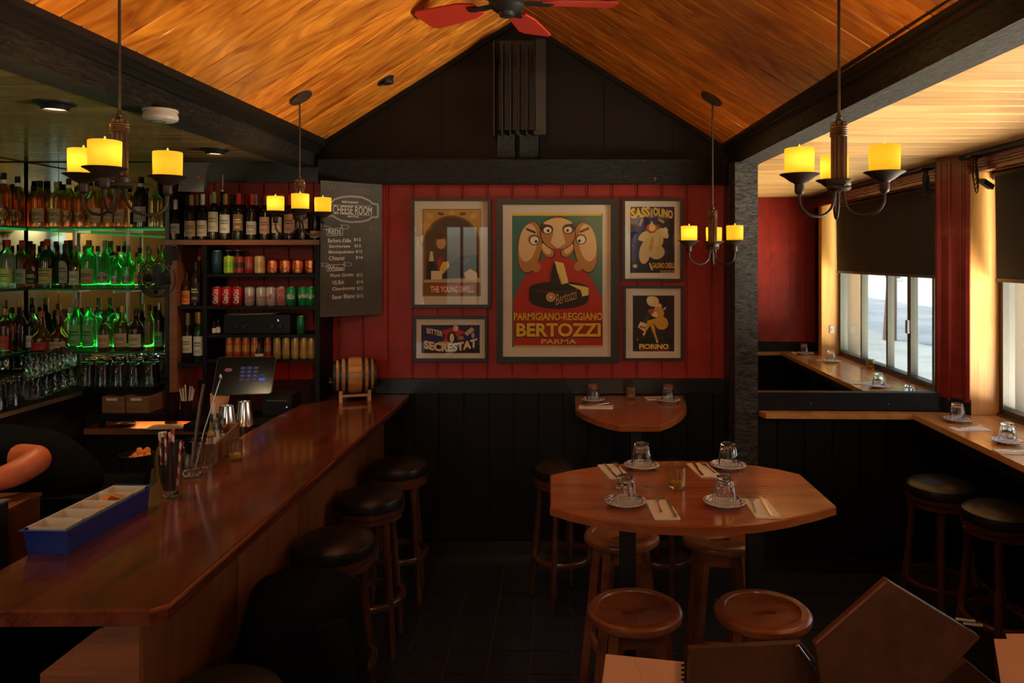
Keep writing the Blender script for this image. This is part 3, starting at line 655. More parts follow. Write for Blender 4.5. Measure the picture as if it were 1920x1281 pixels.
# Bertozzi: three plain heads leaning over a black cheese wheel
A_ = [teal,
    (yel, [(155, 155), (808, 155), (808, 172), (155, 172)]),
    (red_, [(165, 1120), (165, 790), (230, 640), (330, 520), (480, 420), (640, 520), (740, 640), (815, 780), (818, 1120)]),
    (brn, ell(286, 405, 92, 196, 8)), (dflesh, ell(284, 402, 85, 188, 8)), (flesh, ell(270, 370, 66, 140, 8)), (brn, ell(418, 425, 66, 44, 55)), (dflesh, ell(414, 422, 60, 39, 55)), (flesh, ell(405, 412, 46, 26, 55)), (dflesh, ell(330, 545, 34, 40)), (c_(150, 60, 40), ell(362, 505, 26, 9, -20)),
    (brn, ell(690, 405, 90, 192, -8)), (dflesh, ell(692, 402, 83, 184, -8)), (flesh, ell(706, 370, 64, 138, -8)), (brn, ell(556, 425, 62, 43, -55)), (dflesh, ell(560, 422, 57, 38, -55)), (flesh, ell(568, 412, 44, 25, -55)), (dflesh, ell(640, 540, 32, 36)), (c_(150, 60, 40), ell(604, 505, 24, 9, 20)),
    (brn, ell(490, 300, 132, 126)), (dflesh, ell(490, 300, 125, 119)), (flesh, ell(490, 242, 112, 52)), (flesh, [(470, 250), (512, 250), (545, 372), (490, 412), (436, 372)]), (cream, [(482, 262), (498, 262), (512, 360), (490, 385), (468, 360)]), (c_(150, 60, 40), ell(490, 420, 40, 9)),
    (brn, ell(412, 272, 44, 36)), (brn, ell(566, 270, 44, 36)), (wht, ell(414, 278, 30, 24)), (wht, ell(564, 275, 30, 24)), (blk, ell(418, 282, 10, 11)), (blk, ell(560, 280, 10, 11)), (brn, [(372, 228), (448, 248), (446, 260), (370, 242)]), (brn, [(532, 246), (606, 226), (608, 240), (534, 260)]),
    (brn, ell(318, 350, 40, 38)), (wht, ell(318, 352, 32, 30)), (blk, ell(330, 360, 11, 11)), (brn, ell(658, 345, 40, 38)), (wht, ell(658, 347, 32, 30)), (blk, ell(646, 356, 11, 11)), (brn, [(262, 262), (330, 290), (326, 304), (260, 276)]), (brn, [(716, 258), (648, 286), (652, 300), (718, 272)]),
    (blk, [(280, 700), (714, 700), (714, 790), (690, 820), (600, 846), (497, 854), (394, 846), (304, 820), (280, 790)]), (c_(46, 36, 30), ell(497, 702, 217, 48)), (blk, ell(497, 694, 205, 42)), (c_(120, 70, 40), [(330, 716), (470, 728), (600, 718), (600, 722), (470, 733), (330, 720)]), (blk, [(430, 665), (440, 590), (465, 505), (505, 650), (490, 675)]),
    (c_(226, 200, 110), [(466, 503), (530, 518), (567, 660), (515, 674), (490, 600)]), (c_(196, 160, 70), [(490, 600), (500, 590), (526, 672), (515, 674)]), (c_(226, 200, 110), [(560, 668), (690, 690), (714, 700), (712, 752), (668, 762), (655, 715)]),
    (cream, ell(437, 767, 33, 33)), (c_(196, 110, 40), ell(437, 767, 26, 26)), (cream, ell(437, 767, 14, 14)),
    (c_(196, 150, 100), 'T', 'Bertozzi', 475, 625, 735, 815, 0, lambda u: (-u * 48 + 12, 0)),
    (yel, 'T', 'PARMIGIANO-REGGIANO', 168, 814, 880, 935, .02), (c_(40, 26, 16), 'T', 'BERTOZZI', 180, 808, 948, 1062, .055), (yel, 'T', 'BERTOZZI', 186, 802, 954, 1056, .035),
    (c_(206, 170, 110), 'T', 'PARMA', 368, 625, 1072, 1108, .025), (c_(200, 160, 70), [(170, 1118), (818, 1118), (818, 1132), (170, 1132)])]
poster('largest framed poster, black cheese wheel lettered BERTOZZI on red and teal', (931, 373, 1160.5, 681), (942.5, 384, 1145.5, 669.5), (960, 400.5, 1130, 651.5), A_, 920, 360)
# The Young Swell
arch = []
for rx, ry in ((205, 205), (188, 188)): arch.append(ell(335, 375, rx, ry, 0, 20, PI, 2 * PI) + [(335 + rx, 655), (335 - rx, 655)])
A_ = [c_(150, 112, 56), (c_(186, 146, 78), [(128, 130), (545, 130), (545, 650), (128, 650)]), (c_(120, 84, 40), arch[0]), (c_(84, 66, 52), arch[1]),
    (c_(206, 164, 88), ell(175, 175, 28, 22, 30)), (c_(206, 164, 88), ell(495, 175, 28, 22, -30)), (c_(206, 164, 88), ell(335, 150, 22, 18)), (c_(112, 80, 38), ell(255, 158, 26, 12, 10)), (c_(112, 80, 38), ell(415, 158, 26, 12, -10)),
    (c_(120, 74, 44), ell(255, 355, 48, 60)), (c_(196, 150, 100), ell(258, 372, 34, 44)), (c_(88, 52, 30), ell(250, 318, 46, 26)),
    (c_(40, 34, 32), [(265, 625), (320, 530), (400, 470), (525, 455), (532, 620)]), (c_(70, 62, 58), [(400, 500), (470, 470), (470, 500), (420, 540)]), (c_(176, 40, 30), [(230, 500), (255, 470), (275, 520), (240, 560)]), (c_(222, 190, 90), [(245, 565), (270, 510), (310, 505), (320, 540), (270, 600)]),
    (c_(34, 30, 22), [(150, 650), (150, 560), (172, 500), (205, 500), (230, 560), (230, 650)]), (c_(210, 190, 140), [(170, 505), (178, 432), (196, 432), (205, 505)]),
    (c_(222, 206, 160), [(185, 575), (265, 575), (265, 640), (185, 640)]), (c_(190, 160, 110), [(130, 640), (545, 625), (545, 660), (130, 660)]), (c_(214, 196, 150), [(425, 590), (470, 560), (520, 590), (525, 645), (440, 645)]),
    (c_(120, 84, 40), [(128, 660), (545, 660), (545, 752), (128, 752)]), (red_, [(168, 700), (185, 674), (490, 674), (505, 700), (490, 738), (185, 738)]),
    (c_(60, 20, 14), 'T', 'THE YOUNG SWELL', 181, 499, 688, 736, .05), (c_(230, 214, 176), 'T', 'THE YOUNG SWELL', 180, 497, 686, 733, .035)]
poster('framed poster lettered THE YOUNG SWELL with an ornate golden arch', (771, 373, 921, 577.5), (776.5, 377, 914.5, 571.5), (791, 391.5, 901.5, 556), A_, 760, 360)
# Secrestat
A_ = [c_(20, 28, 92), (c_(12, 12, 20), [(115, 1175), (115, 1120), (300, 1080), (540, 1120), (540, 1175)]), (c_(190, 40, 24), [(265, 1015), (330, 990), (410, 1010), (430, 1030), (380, 1050), (330, 1100), (270, 1090), (290, 1050)]), (c_(220, 190, 150), ell(365, 995, 20, 24)), (c_(60, 30, 20), ell(362, 1020, 8, 4)),
    (c_(24, 20, 22), ell(335, 1060, 34, 42)), (c_(222, 206, 170), ell(336, 1065, 16, 34)), (c_(196, 170, 110), [(425, 1030), (480, 985), (503, 1005), (450, 1050)]), (c_(170, 110, 100), ell(400, 1065, 24, 16)), (c_(150, 160, 190), ell(490, 1045, 12, 22)),
    (c_(186, 164, 110), [(240, 1090), (330, 1095), (350, 1125), (225, 1120)]),
    (c_(214, 190, 140), 'T', 'BITTER', 152, 272, 990, 1030, .04, lambda u: (u * 26, 0)),
    (c_(60, 40, 24), 'T', 'SECRESTAT', 136, 526, 1085, 1150, .075, lambda u: (30 * math.sin(PI * u) - 14 * u, .0)), (c_(226, 204, 160), 'T', 'SECRESTAT', 132, 520, 1080, 1143, .05, lambda u: (30 * math.sin(PI * u) - 14 * u, .0))]
poster('small wide framed poster lettered BITTER SECRESTAT on blue', (774, 593, 914, 679), (779.5, 598.5, 909, 672.5), (789, 610, 899, 663), A_, 760, 360)
# Sassolino
A_ = [c_(26, 34, 84), (c_(16, 14, 18), [(125, 590), (125, 505), (160, 480), (210, 520), (290, 500), (447, 430), (447, 590)]), (c_(30, 24, 28), [(310, 220), (447, 160), (447, 430), (360, 400)]),
    (c_(206, 178, 116), ell(290, 345, 78, 85)), (c_(206, 178, 116), ell(232, 440, 42, 85, 8)), (c_(206, 178, 116), ell(320, 440, 58, 50, -20)), (c_(222, 196, 136), ell(225, 320, 48, 26, -40)), (c_(222, 196, 136), ell(370, 300, 46, 26, 50)), (c_(176, 146, 90), ell(280, 380, 12, 60, 12)), (c_(230, 210, 160), ell(380, 280, 20, 22)),
    (c_(180, 60, 34), ell(280, 265, 44, 34)), (c_(226, 190, 140), ell(285, 262, 24, 24)), (c_(206, 178, 116), [(262, 250), (282, 208), (300, 248)]), (c_(222, 196, 136), [(260, 520), (272, 515), (290, 568), (280, 572)]),
    (c_(186, 150, 90), [(185, 240), (205, 190), (222, 198), (200, 250)]), (c_(186, 150, 90), [(272, 120), (288, 120), (290, 185), (270, 185)]), (c_(186, 150, 90), [(335, 190), (375, 212), (368, 230), (328, 205)]),
    (c_(190, 190, 150), ell(160, 540, 16, 14)),
    (yel, 'T', 'SASS', 128, 268, 120, 195, .05, lambda u: (-16 * u, 0)), (yel, 'T', 'OLINO', 292, 436, 108, 170, .05, lambda u: (26 * u, 0)), (c_(160, 140, 110), 'T', 'LIQUORE  DA DESSERT', 175, 400, 165, 190, .0, lambda u: (10 * (2 * u - 1) ** 2, 0)),
    (yel, 'T', 'GALDINO CASELLI', 286, 446, 515, 555, .02), (c_(200, 150, 60), 'T', 'SASSUOLO', 342, 446, 570, 590, .02)]
poster('framed poster lettered SASSOLINO, pale figure leaping on dark blue', (1166, 372.5, 1281.5, 527.5), (1172, 377, 1276, 523), (1182.5, 387.5, 1265.5, 512), A_, 1150, 360)
# Fiorino
gy = c_(206, 152, 34)
A_ = [c_(18, 14, 13), (c_(222, 196, 132), ell(290, 798, 44, 38)), (c_(230, 206, 146), ell(270, 790, 26, 30)), (c_(226, 190, 140), ell(330, 835, 26, 24)), (c_(226, 190, 140), [(360, 850), (388, 838), (380, 860)]), (gy, ell(330, 880, 44, 40, 30)), (gy, ell(352, 955, 52, 48, 40)), (c_(230, 206, 150), ell(300, 890, 30, 20, 30)), (c_(176, 50, 34), ell(275, 872, 26, 20, -30)),
    (c_(40, 66, 34), [(225, 930), (250, 870), (270, 885), (262, 960), (240, 1010), (200, 990)]), (c_(226, 200, 150), [(180, 985), (200, 945), (250, 965), (232, 1022)]), (c_(180, 60, 50), [(196, 975), (236, 985), (232, 998), (192, 988)]),
    (gy, [(250, 940), (330, 915), (325, 955), (268, 975), (240, 1020), (228, 1012)]), (gy, [(270, 975), (300, 970), (310, 1030), (326, 1080), (314, 1085), (292, 1030)]), (c_(226, 190, 140), [(214, 1035), (235, 1015), (238, 1030), (222, 1052)]), (c_(230, 200, 150), [(312, 1080), (330, 1085), (324, 1102), (316, 1098)]), (c_(100, 110, 110), ell(178, 1076, 8, 9)),
    (c_(232, 196, 92), 'T', 'FIORINO', 190, 405, 1108, 1146, .045), (c_(180, 34, 24), 'T', 'ASTI SPUMANTE', 190, 408, 1146, 1162, .02)]
poster('framed poster lettered FIORINO, yellow dressed figure on black', (1168, 536, 1282.5, 676.5), (1173.5, 541, 1277, 672), (1187, 554.5, 1265, 659.5), A_, 1150, 360)
# small brass hook on the cross beam
t = thing('brass_hook', 'tiny brass hook screwed to the black cross beam', 'hook', (X(1229, 297), YB - .111, Z(334, 297)))
B().tube([(-.010, 0, .008), (.010, 0, .008), (0, -.002, -.014), (-.010, 0, .008)], .002, 6).part('loop', brass, t)
# =====================================================================  BAR: mirrored shelves, wine shelves, counters
YM = 4.835                                                     # face of the bar mirror
XL = -3.44                                                     # face of the mirror on the left wall
# mirror panels
LEDW = .7
def mirror_panel(lo, hi, label):
    return tag(B().box(lo, hi).part('bar_mirror', barmirror_mat, None, 0), label, 'mirror', 'mirror panels behind the bar bottles')
s_ = F / YM
xs = [XL + .012, X(110, s_), X(240, s_), X(311, s_)]
for i, (a, c) in enumerate(zip(xs, xs[1:])):
    mirror_panel((a + .002, YM, 1.0), (c - .002, YM + .02, 2.54), 'smoky bar mirror panel behind the bottles, %s from the dark upright' % ('third', 'second', 'first')[i])
for i, (a, c) in enumerate(((4.83, 3.9), (3.896, 3.0), (2.996, 2.1))):
    mirror_panel((XL - .018, c, 1.0), (XL, a, 2.54), 'smoky mirror panel on the side wall, %s from the corner' % ORD[i])
# chrome shelf standards
for px in (140, 240):
    t = B().box((X(px, s_) - .006, YM - .012, 1.0), (X(px, s_) + .006, YM, 2.30)).part('shelf_standard', steel, None, 0)
    tag(t, 'slim metal shelf standard on the mirror, %s the bar corner' % ('nearer' if px == 140 else 'farther from'), 'bracket')
for yv in (4.3, 3.5):
    t = B().box((XL, yv - .006, 1.0), (XL + .012, yv + .006, 2.30)).part('shelf_standard', steel, None, 0)
    tag(t, 'slim metal shelf standard on the side mirror, %s along' % ('first' if yv > 4 else 'second'), 'bracket')
SHZ = [2.118, 1.732, 1.336]; SHN = ['top', 'middle', 'bottom']
XE = X(309, 300)
for z, n in zip(SHZ, SHN):
    t = thing('glass_shelf', 'L-shaped green edged glass shelf, %s of the bottle shelves' % n, 'shelf', (0, 0, z))
    y0, x0 = F / 300, X(56, 300)
    pts = [(XL + .001, 2.3), (x0, 2.3), (x0, y0), (XE, y0), (XE, YM - .001), (XL + .001, YM - .001)]
    B().prism(pts, -.009, 0).part('glass_plate', shelf_glass, t, 0)
    b = B(); b.box((x0 + .02, YM - .012, -.016), (XE - .01, YM - .004, -.010)); b.box((XL + .002, 2.4, -.016), (XL + .010, YM - .01, -.010))
    b.part('led_strip', green_led, t, 0, label='glowing green light strip')
    for px in (140, 240): B().prism([(-.006, 0), (.006, 0), (.006, .135), (-.006, .135)], -.03, -.0095, T(X(px, s_), y0 + .012, 0)).part('bracket', steel, t, 0)
    B().box((x0 + .002, y0 - .0012, -.009), (XE, y0, 0)).box((x0 - .0012, 2.3, -.009), (x0, y0, 0)).part('front_edge', plain('glass_edge_green', (.01, .16, .07), .2, trans=.3), t, 0)
    lamp('green_strip_light', 'AREA', ((x0 + XE) / 2, YM - .03, z + .02), LEDW if n != 'top' else .06, (.05, 1, .2), (PI, 0, 0), 1.0, .03)
    lamp('green_strip_light_side', 'AREA', (XL + .05, 3.6, z + .02), LEDW * .35 if n != 'top' else .03, (.05, 1, .2), (PI, 0, 0), .03, 2.0)
# ---- bottles
PROF = dict(
    round=[(.80, 0), (1, .01), (1, .60), (.93, .67), (.55, .755), (.36, .80), (.33, .93)],
    wine=[(.82, 0), (1, .012), (1, .60), (.92, .66), (.60, .72), (.40, .77), (.375, .94)],
    burg=[(.82, 0), (1, .012), (1, .44), (.88, .54), (.58, .68), (.38, .77), (.36, .94)],
    cone=[(.86, 0), (1, .012), (1, .10), (.80, .40), (.48, .68), (.30, .80), (.26, .94)],
    squat=[(.85, 0), (1, .015), (1, .48), (.94, .56), (.60, .66), (.34, .71), (.30, .92)],
    bell=[(.92, 0), (1, .02), (1, .30), (.90, .40), (.46, .55), (.30, .68), (.27, .92)])
_bm = {}
def bottle_mesh(kind, h, r, sq):
    k_ = (kind, round(h, 3), round(r, 4), sq)
    if k_ not in _bm:
        _bm[k_] = B().lathe([(a * r, c * h) for a, c in PROF[kind]], 18, sq=4 if sq else 0)
    return _bm[k_]
_mc = {}
def bottle(x, y, z, kind, h, r, gl, cap, labels, text, group, name='bottle', sq=False, facing=0, capfrac=.86):
    """labels: list of (shape, z0, z1, colour, halfwidth angle)."""
    t = thing(name, text, 'bottle', (x, y, z), facing, group)
    key = ('b', kind, round(h, 3), round(r, 4), gl, sq)
    if key not in _mc: _mc[key] = bottle_mesh(kind, h, r, sq).mesh('glass_body', GL[gl], 50)
    put('glass_body', _mc[key], t)
    rn = PROF[kind][-1][0] * r; key = ('c', kind, round(h, 3), round(r, 4), cap, capfrac)
    if key not in _mc:
        rc = rn * 1.13
        _mc[key] = B().lathe([(rc * 1.03, capfrac * h), (rc * 1.03, (capfrac + .004) * h), (rc, (capfrac + .006) * h), (rc, .985 * h), (rc * .9, h)], 14).mesh('cap', CAP[cap], 40)
    put('cap', _mc[key], t)
    for q, (shp, z0, z1, col, ha) in enumerate(labels):
        rr = r * (1.012 if not sq else 1.05); b = B(); n = 10
        if shp == 'neck': rr = rn * 1.25
        lw = lambda u: u
        def pt(u, v):           # u -1..1, v 0..1
            a = -PI / 2 + u * math.radians(ha); zz = (z0 + (z1 - z0) * v) * h
            return (rr * math.cos(a), rr * math.sin(a), zz)
        if shp in ('oval', 'diamond'):
            m = 16 if shp == 'oval' else 4
            ring = [pt(math.cos(2 * PI * i / m), .5 + .5 * math.sin(2 * PI * i / m)) for i in range(m)]
            b.add([pt(0, .5)] + ring, [(0, 1 + i, 1 + (i + 1) % m) for i in range(m)], None, col)
            ring = [pt(.6 * math.cos(2 * PI * i / 12), .5 + .08 * math.sin(2 * PI * i / 12)) for i in range(12)]
            b.add([(p[0] * 1.008, p[1] * 1.008, p[2]) for p in ring], [tuple(range(12))], None, tuple(c * .35 for c in col))
        else:
            for i in range(n):
                u0, u1 = -1 + 2 * i / n, -1 + 2 * (i + 1) / n
                top = 1 if shp != 'arch' else None
                if top: b.add([pt(u0, 0), pt(u1, 0), pt(u1, 1), pt(u0, 1)], [(0, 1, 2, 3)], None, col)
                else:
                    f_ = lambda u: .72 + .28 * math.sqrt(max(0, 1 - u * u)); b.add([pt(u0, 0), pt(u1, 0), pt(u1, f_(u1)), pt(u0, f_(u0))], [(0, 1, 2, 3)], None, col)
            if shp != 'neck':
                dark = tuple(c * .3 for c in col) if sum(col) > .5 else (.6, .5, .3)
                for v0, v1, uw in ((.62, .70, .6), (.48, .56, .75), (.22, .26, .5), (.14, .17, .55)):
                    m = 6; q_ = [pt(-uw + 2 * uw * i / m, v0) for i in range(m + 1)] + [pt(uw - 2 * uw * i / m, v1) for i in range(m + 1)]
                    for i in range(m): b.add([(p[0] * 1.006, p[1] * 1.006, p[2]) for p in (q_[i], q_[i + 1], q_[2 * m - i], q_[2 * m + 1 - i])], [(0, 1, 2, 3)], None, dark)
        b.part('label', label_ink, t, 60)
    return t
LC = dict(cream=(.60, .52, .36), white=(.66, .62, .52), yellow=(.60, .42, .16), red=(.46, .03, .025), black=(.02, .018, .016), orange=(.66, .20, .04), tan=(.48, .33, .17), green=(.14, .40, .14), brown=(.22, .10, .045), grey=(.40, .37, .32), pink=(.50, .26, .18))
# top glass shelf: (px centre, top y, width px, kind, glass, cap, label shape, label colour, words)
TOP = [(7, 326, 24, 'round', 'amber', 'black', 'oval', 'white', 'amber bottle with white oval label and black cap'), (33, 329, 24, 'round', 'amber', 'black', 'oval', 'white', 'amber bottle with white oval label and long black capsule'),
    (75, 336, 26, 'round', 'amber', 'black', 'band', 'tan', 'amber bottle with green shoulders and cream square label'), (106, 338, 24, 'round', 'pale', 'cork', 'band', 'tan', 'pale amber bottle with wooden stopper and cream label'),
    (129, 332, 23, 'round', 'amber', 'black', 'oval', 'tan', 'amber bottle with oval label below a paper neck strip'), (152, 343, 22, 'round', 'amber', 'white', 'oval', 'tan', 'amber bottle with oval label and pale capsule'),
    (182, 335, 23, 'round', 'amber', 'black', 'band', 'tan', 'amber bottle with black capsule behind the bronze lamp arm'), (205, 340, 20, 'round', 'amber', 'black', 'band', 'tan', 'amber bottle with cream label between two lamp arms'),
    (226, 340, 21, 'round', 'amber', 'gold', 'band', 'tan', 'amber bottle with gold capsule and cream label'), (249, 345, 16, 'round', 'pale', 'black', 'band', 'green', 'pale bottle with a green label'),
    (265, 329, 26, 'round', 'dark', 'black', 'band', 'grey', 'black bottle with large grey label'), (293, 344, 24, 'round', 'pale', 'gold', 'oval', 'tan', 'pale yellow bottle with dim oval label')]
MID = [(15, 452, 24, 'round', 'clear', 'red', 'band', 'yellow', 'clear bottle with red cap and wide cream label'), (41, 452, 24, 'round', 'amber', 'red', 'band', 'white', 'amber bottle with red cap and tall white label'),
    (63, 459, 22, 'squat', 'red', 'black', 'band', 'black', 'square shouldered dark red bottle with black label'), (89, 450, 28, 'round', 'dgreen', 'red', 'band', 'yellow', 'dark green whiskey bottle with red cap and yellow label'),
    (109, 452, 16, 'wine', 'dgreen', 'dred', None, None, 'slim dark green bottle with dark red cap'), (121, 459, 18, 'round', 'brown', 'black', 'arch', 'grey', 'brown bottle with tall arched grey label'),
    (142, 462, 21, 'squat', 'brown', 'cork', 'band', 'white', 'squat brown bottle with white label and cork'), (167, 452, 26, 'round', 'green', 'copper', 'band', 'tan', 'green lit bottle with copper cap and tall tan label'),
    (197, 452, 26, 'cone', 'green', 'silver', 'oval', 'grey', 'bright green cone shaped bottle with silver medallion'), (219, 474, 19, 'squat', 'green', 'red', 'oval', 'white', 'squat green bottle with round white label'),
    (241, 462, 22, 'squat', 'green', 'silver', 'oval', 'cream', 'squat green bottle with pale rounded label'), (262.5, 466, 19, 'round', 'pale', 'black', 'band', 'yellow', 'pale bottle with yellow label beside the clip fan'),
    (281.5, 468, 18, 'round', 'pale', 'cork', 'band', 'yellow', 'pale bottle half hidden behind the clip fan'), (300.5, 460, 17, 'round', 'pale', 'silver', None, None, 'pale unlabelled bottle hidden behind the fan clamp')]
LOW = [(10, 580, 22, 'round', 'red', 'gold', 'band', 'red', 'red bottle with gold cap and red label'), (37, 566, 25, 'squat', 'dark', 'gold', 'diamond', 'orange', 'round dark bottle with orange diamond label'),
    (57, 590, 14, 'wine', 'dark', 'black', 'band', 'white', 'slim dark bottle with narrow white label'), (78, 588, 32, 'bell', 'red', 'red', 'wide', 'red', 'bell shaped red bottle with red ribbon and label'),
    (111, 586, 32, 'bell', 'red', 'dred', 'wide', 'tan', 'bell shaped dark red bottle with tan framed label'), (144, 566, 22, 'round', 'green', 'cork', 'tall', 'green', 'green lit bottle with cork and horse drawing label'),
    (167, 566, 22, 'round', 'green', 'cork', 'tall', 'green', 'green lit bottle with cork beside its twin'), (197, 585, 24, 'squat', 'brown', 'black', 'band', 'tan', 'squat brown bottle with tan label and black cap'),
    (229, 578, 26, 'squat', 'brown', 'gold', 'band', 'tan', 'squat brown bottle with tall gold capsule'), (256, 582, 26, 'squat', 'dark', 'black', 'band', 'cream', 'broad dark bottle with low cream label'),
    (280.5, 575, 17, 'round', 'pale', 'black', None, None, 'slim pale bottle without a label'), (299, 572, 17, 'round', 'dark', 'silver', 'band', 'green', 'dark bottle with bright green label')]
LZ = dict(band=(.10, .40, 62), oval=(.12, .34, 62), arch=(.12, .62, 62), tall=(.10, .52, 64), wide=(.04, .24, 70), diamond=(.22, .56, 80))
for rows, zi, yb in ((TOP, 0, 423), (MID, 1, 542), (LOW, 2, 662)):
    for j, (px, ty, wpx, kind, gl, cap, ls, lc, words) in enumerate(rows):
        s = 296.5; y = F / s; x = X(px, s)
        if px < 50: x = XL + .046; y = F * x / (px - VX)
        if zi == 0 and j == 9: y += .06
        if zi == 1 and j == 4: y += .075
        h = (yb - ty) / s; r = wpx / 2 / s
        labs = []
        if ls: a, b_, ha = LZ[ls]; labs.append((ls if ls in ('oval', 'arch', 'diamond') else 'band', a, b_, LC[lc], ha))
        if zi == 0 and j in (0, 1, 4, 5, 10): labs.append(('neck', .80, .87, LC['white'], 100))
        if zi == 1 and j == 3: labs.append(('neck', .76, .86, LC['yellow'], 30))
        bottle(x, y, SHZ[zi], kind, h, r, gl, cap, labs, words + ', %s glass shelf' % SHN[zi], 'bottles on the %s glass shelf' % SHN[zi], sq=(kind == 'squat' and j in (2,)))
    # the back row of the same shelf, partly hidden, standing between the front bottles
    for j, (px, gl, cap) in enumerate([(62, 'amber', 'black'), (131, 'pale', 'silver'), (172, 'clear', 'cork'), (222, 'pale', 'black')]):
        wd_ = {'amber': 'amber', 'pale': 'pale', 'clear': 'clear'}[gl]
        if zi == 1 and j == 1: px = 147
        bottle(X(px, 291.5), F / 291.5, SHZ[zi], 'round', .27, .033, gl, cap, [], '%s bottle in the %s glass shelf back row, %s from the side mirror' % (wd_, SHN[zi], ORD[j]), 'bottles on the %s glass shelf' % SHN[zi])
# lettering on two front labels
def bend_text(txt, x, y, z, r, w, hgt, col, parent, bold=.03, vertical=False):
    v, f = text_geo(txt, 1, bold); xa, xb = min(p[0] for p in v), max(p[0] for p in v); ya, yb = min(p[1] for p in v), max(p[1] for p in v); o = []
    for p in v:
        u, q = (p[0] - xa) / (xb - xa) - .5, (p[1] - ya) / (yb - ya) - .5
        if vertical: u, q = -q, u
        a = -PI / 2 + u * w / r; o.append((x + r * math.cos(a), y + r * math.sin(a), z + q * hgt))
    return B().add(o, f, None, col).part('lettering', label_ink, parent, 0)
for o in list(C.objects):
    if o.get('label', '').startswith('dark green whiskey'): bend_text('JAMESON', 0, 0, .31 * .36, .0495, .075, .014, (.02, .015, .01), o)
    if o.get('label', '').startswith('round dark bottle with orange'): bend_text('AVERNA', 0, 0, .325 * .39, .0435, .06, .02, (.5, .03, .02), o)
# ---- black upright between the glass shelves and the wine shelves
struct(B().box((X(309, 304), F / 304, .9), (X(317, 304), YB, 2.545)).part('trim_8', trim_paint, None, 0))
# ---- wine shelf unit
s0 = 305; YS = F / s0
t = thing('shelving_unit', 'dark wooden shelving unit with red back holding wine and cans', 'shelves', (0, 0, 0))
zt_ = Z(450, s0)
B().box((X(308, s0), YS, zt_ - .030), (X(599, s0), YB - .001, zt_)).part('top_board', shelf_wood, t, 0, label='brown wooden top shelf')
def upright(x0, x1, mat): B().box((X(x0, s0), YS + .005, .8958), (X(x1, s0), YB - .001, zt_ - .0305)).part('upright', mat, t, 0)
upright(317, 331, shelf_wood); upright(379, 387, black_paint); upright(590, 599, black_paint)
for a, b_, py in ((387, 590, 514), (387, 590, 574.5), (387, 590, 628), (387, 590, 675), (331, 379, 574), (331, 379, 682)):
    zz = Z(py, s0); B().box((X(a, s0), YS + .008, zz - .018), (X(b_, s0), YB - .001, zz)).part('shelf', black_paint, t, 0)
# ---- wine bottles on the top board
WINE = [(324, 372, 'burg', 'silver', 'grey', .16, .40, 1.08), (339, 361, 'wine', 'black', None, 0, 0, .97), (354.5, 363, 'wine', 'gold', 'tan', .08, .42, 1), (376, 361, 'burg', 'white', 'cream', .08, .42, 1), (397, 357, 'wine', 'olive', 'cream', .17, .58, 1), (419, 361, 'wine', 'gold', 'white', .15, .55, 1),
    (444, 360, 'wine', 'red', 'brown', .20, .55, 1), (469, 361, 'wine', 'red', 'grey', .12, .40, 1), (494, 362, 'wine', 'dred', 'pink', .14, .50, 1), (517, 366, 'wine', 'gold', 'cream', .16, .52, 1), (541, 362, 'wine', 'red', 'pink', .15, .56, 1.1), (566, 366, 'wine', 'dred', 'cream', .26, .50, 1), (589, 372, 'wine', 'black', 'yellow', .06, .22, 1)]
WW = ['stout dark wine bottle with silver capsule and low grey label', 'dark wine bottle with broad black capsule', 'dark wine bottle with gold capsule and tan label', 'sloping dark wine bottle with white capsule', 'dark wine bottle with olive capsule and pale green label', 'dark wine bottle with gold capsule and white label',
    'dark wine bottle with bright red capsule and painted brown label', 'black wine bottle with red capsule and printed emblem', 'dark wine bottle with dark red capsule and picture label', 'dark wine bottle with gold neck band and cream label', 'dark wine bottle with wide pink label behind the lamp', 'dark wine bottle with high cream label behind the lamp', 'dark wine bottle with small yellow label beside the chalkboard']
for (px, ty, kd, cap, lc, a, b_, wq), words in zip(WINE, WW):
    s = 303; h = (448 - ty) / s
    bottle(X(px, s), F / s + (.03 if px != 339 else .08), zt_, kd, h, .034 * wq, 'wine', cap, [('band', a, b_, LC[lc], 66)] if lc else [], words + ', top wooden shelf', 'wine bottles on the wooden shelf', 'wine_bottle', capfrac=.72 if cap != 'black' else .70)
for px, cap, w_ in ((370, 'gold', 'gold'), (398, 'white', 'white'), (436, 'black', 'black'), (456, 'dred', 'dark red'), (481, 'silver', 'silver'), (505, 'red', 'bright red'), (529, 'copper', 'copper')):
    s = 292.5; bottle(X(px, s), F / s, zt_, 'wine', .295, .034, 'wine', cap, [], 'back row dark wine bottle with %s capsule, top wooden shelf' % w_, 'wine bottles on the wooden shelf', 'wine_bottle', capfrac=.74)
s = 295; tb = thing('pouring_bottle', 'slim bottle with tall metal pourer among the wines', 'bottle', (X(417, s), F / s + .005, zt_))
B().lathe([(.02, 0), (.024, .005), (.024, .2), (.013, .25), (.012, .31)], 14).part('glass_body', GL['dgreen'], tb); B().lathe([(.014, .31), (.014, .325), (.004, .335), (.003, .42)], 10).part('pourer', steel, tb)
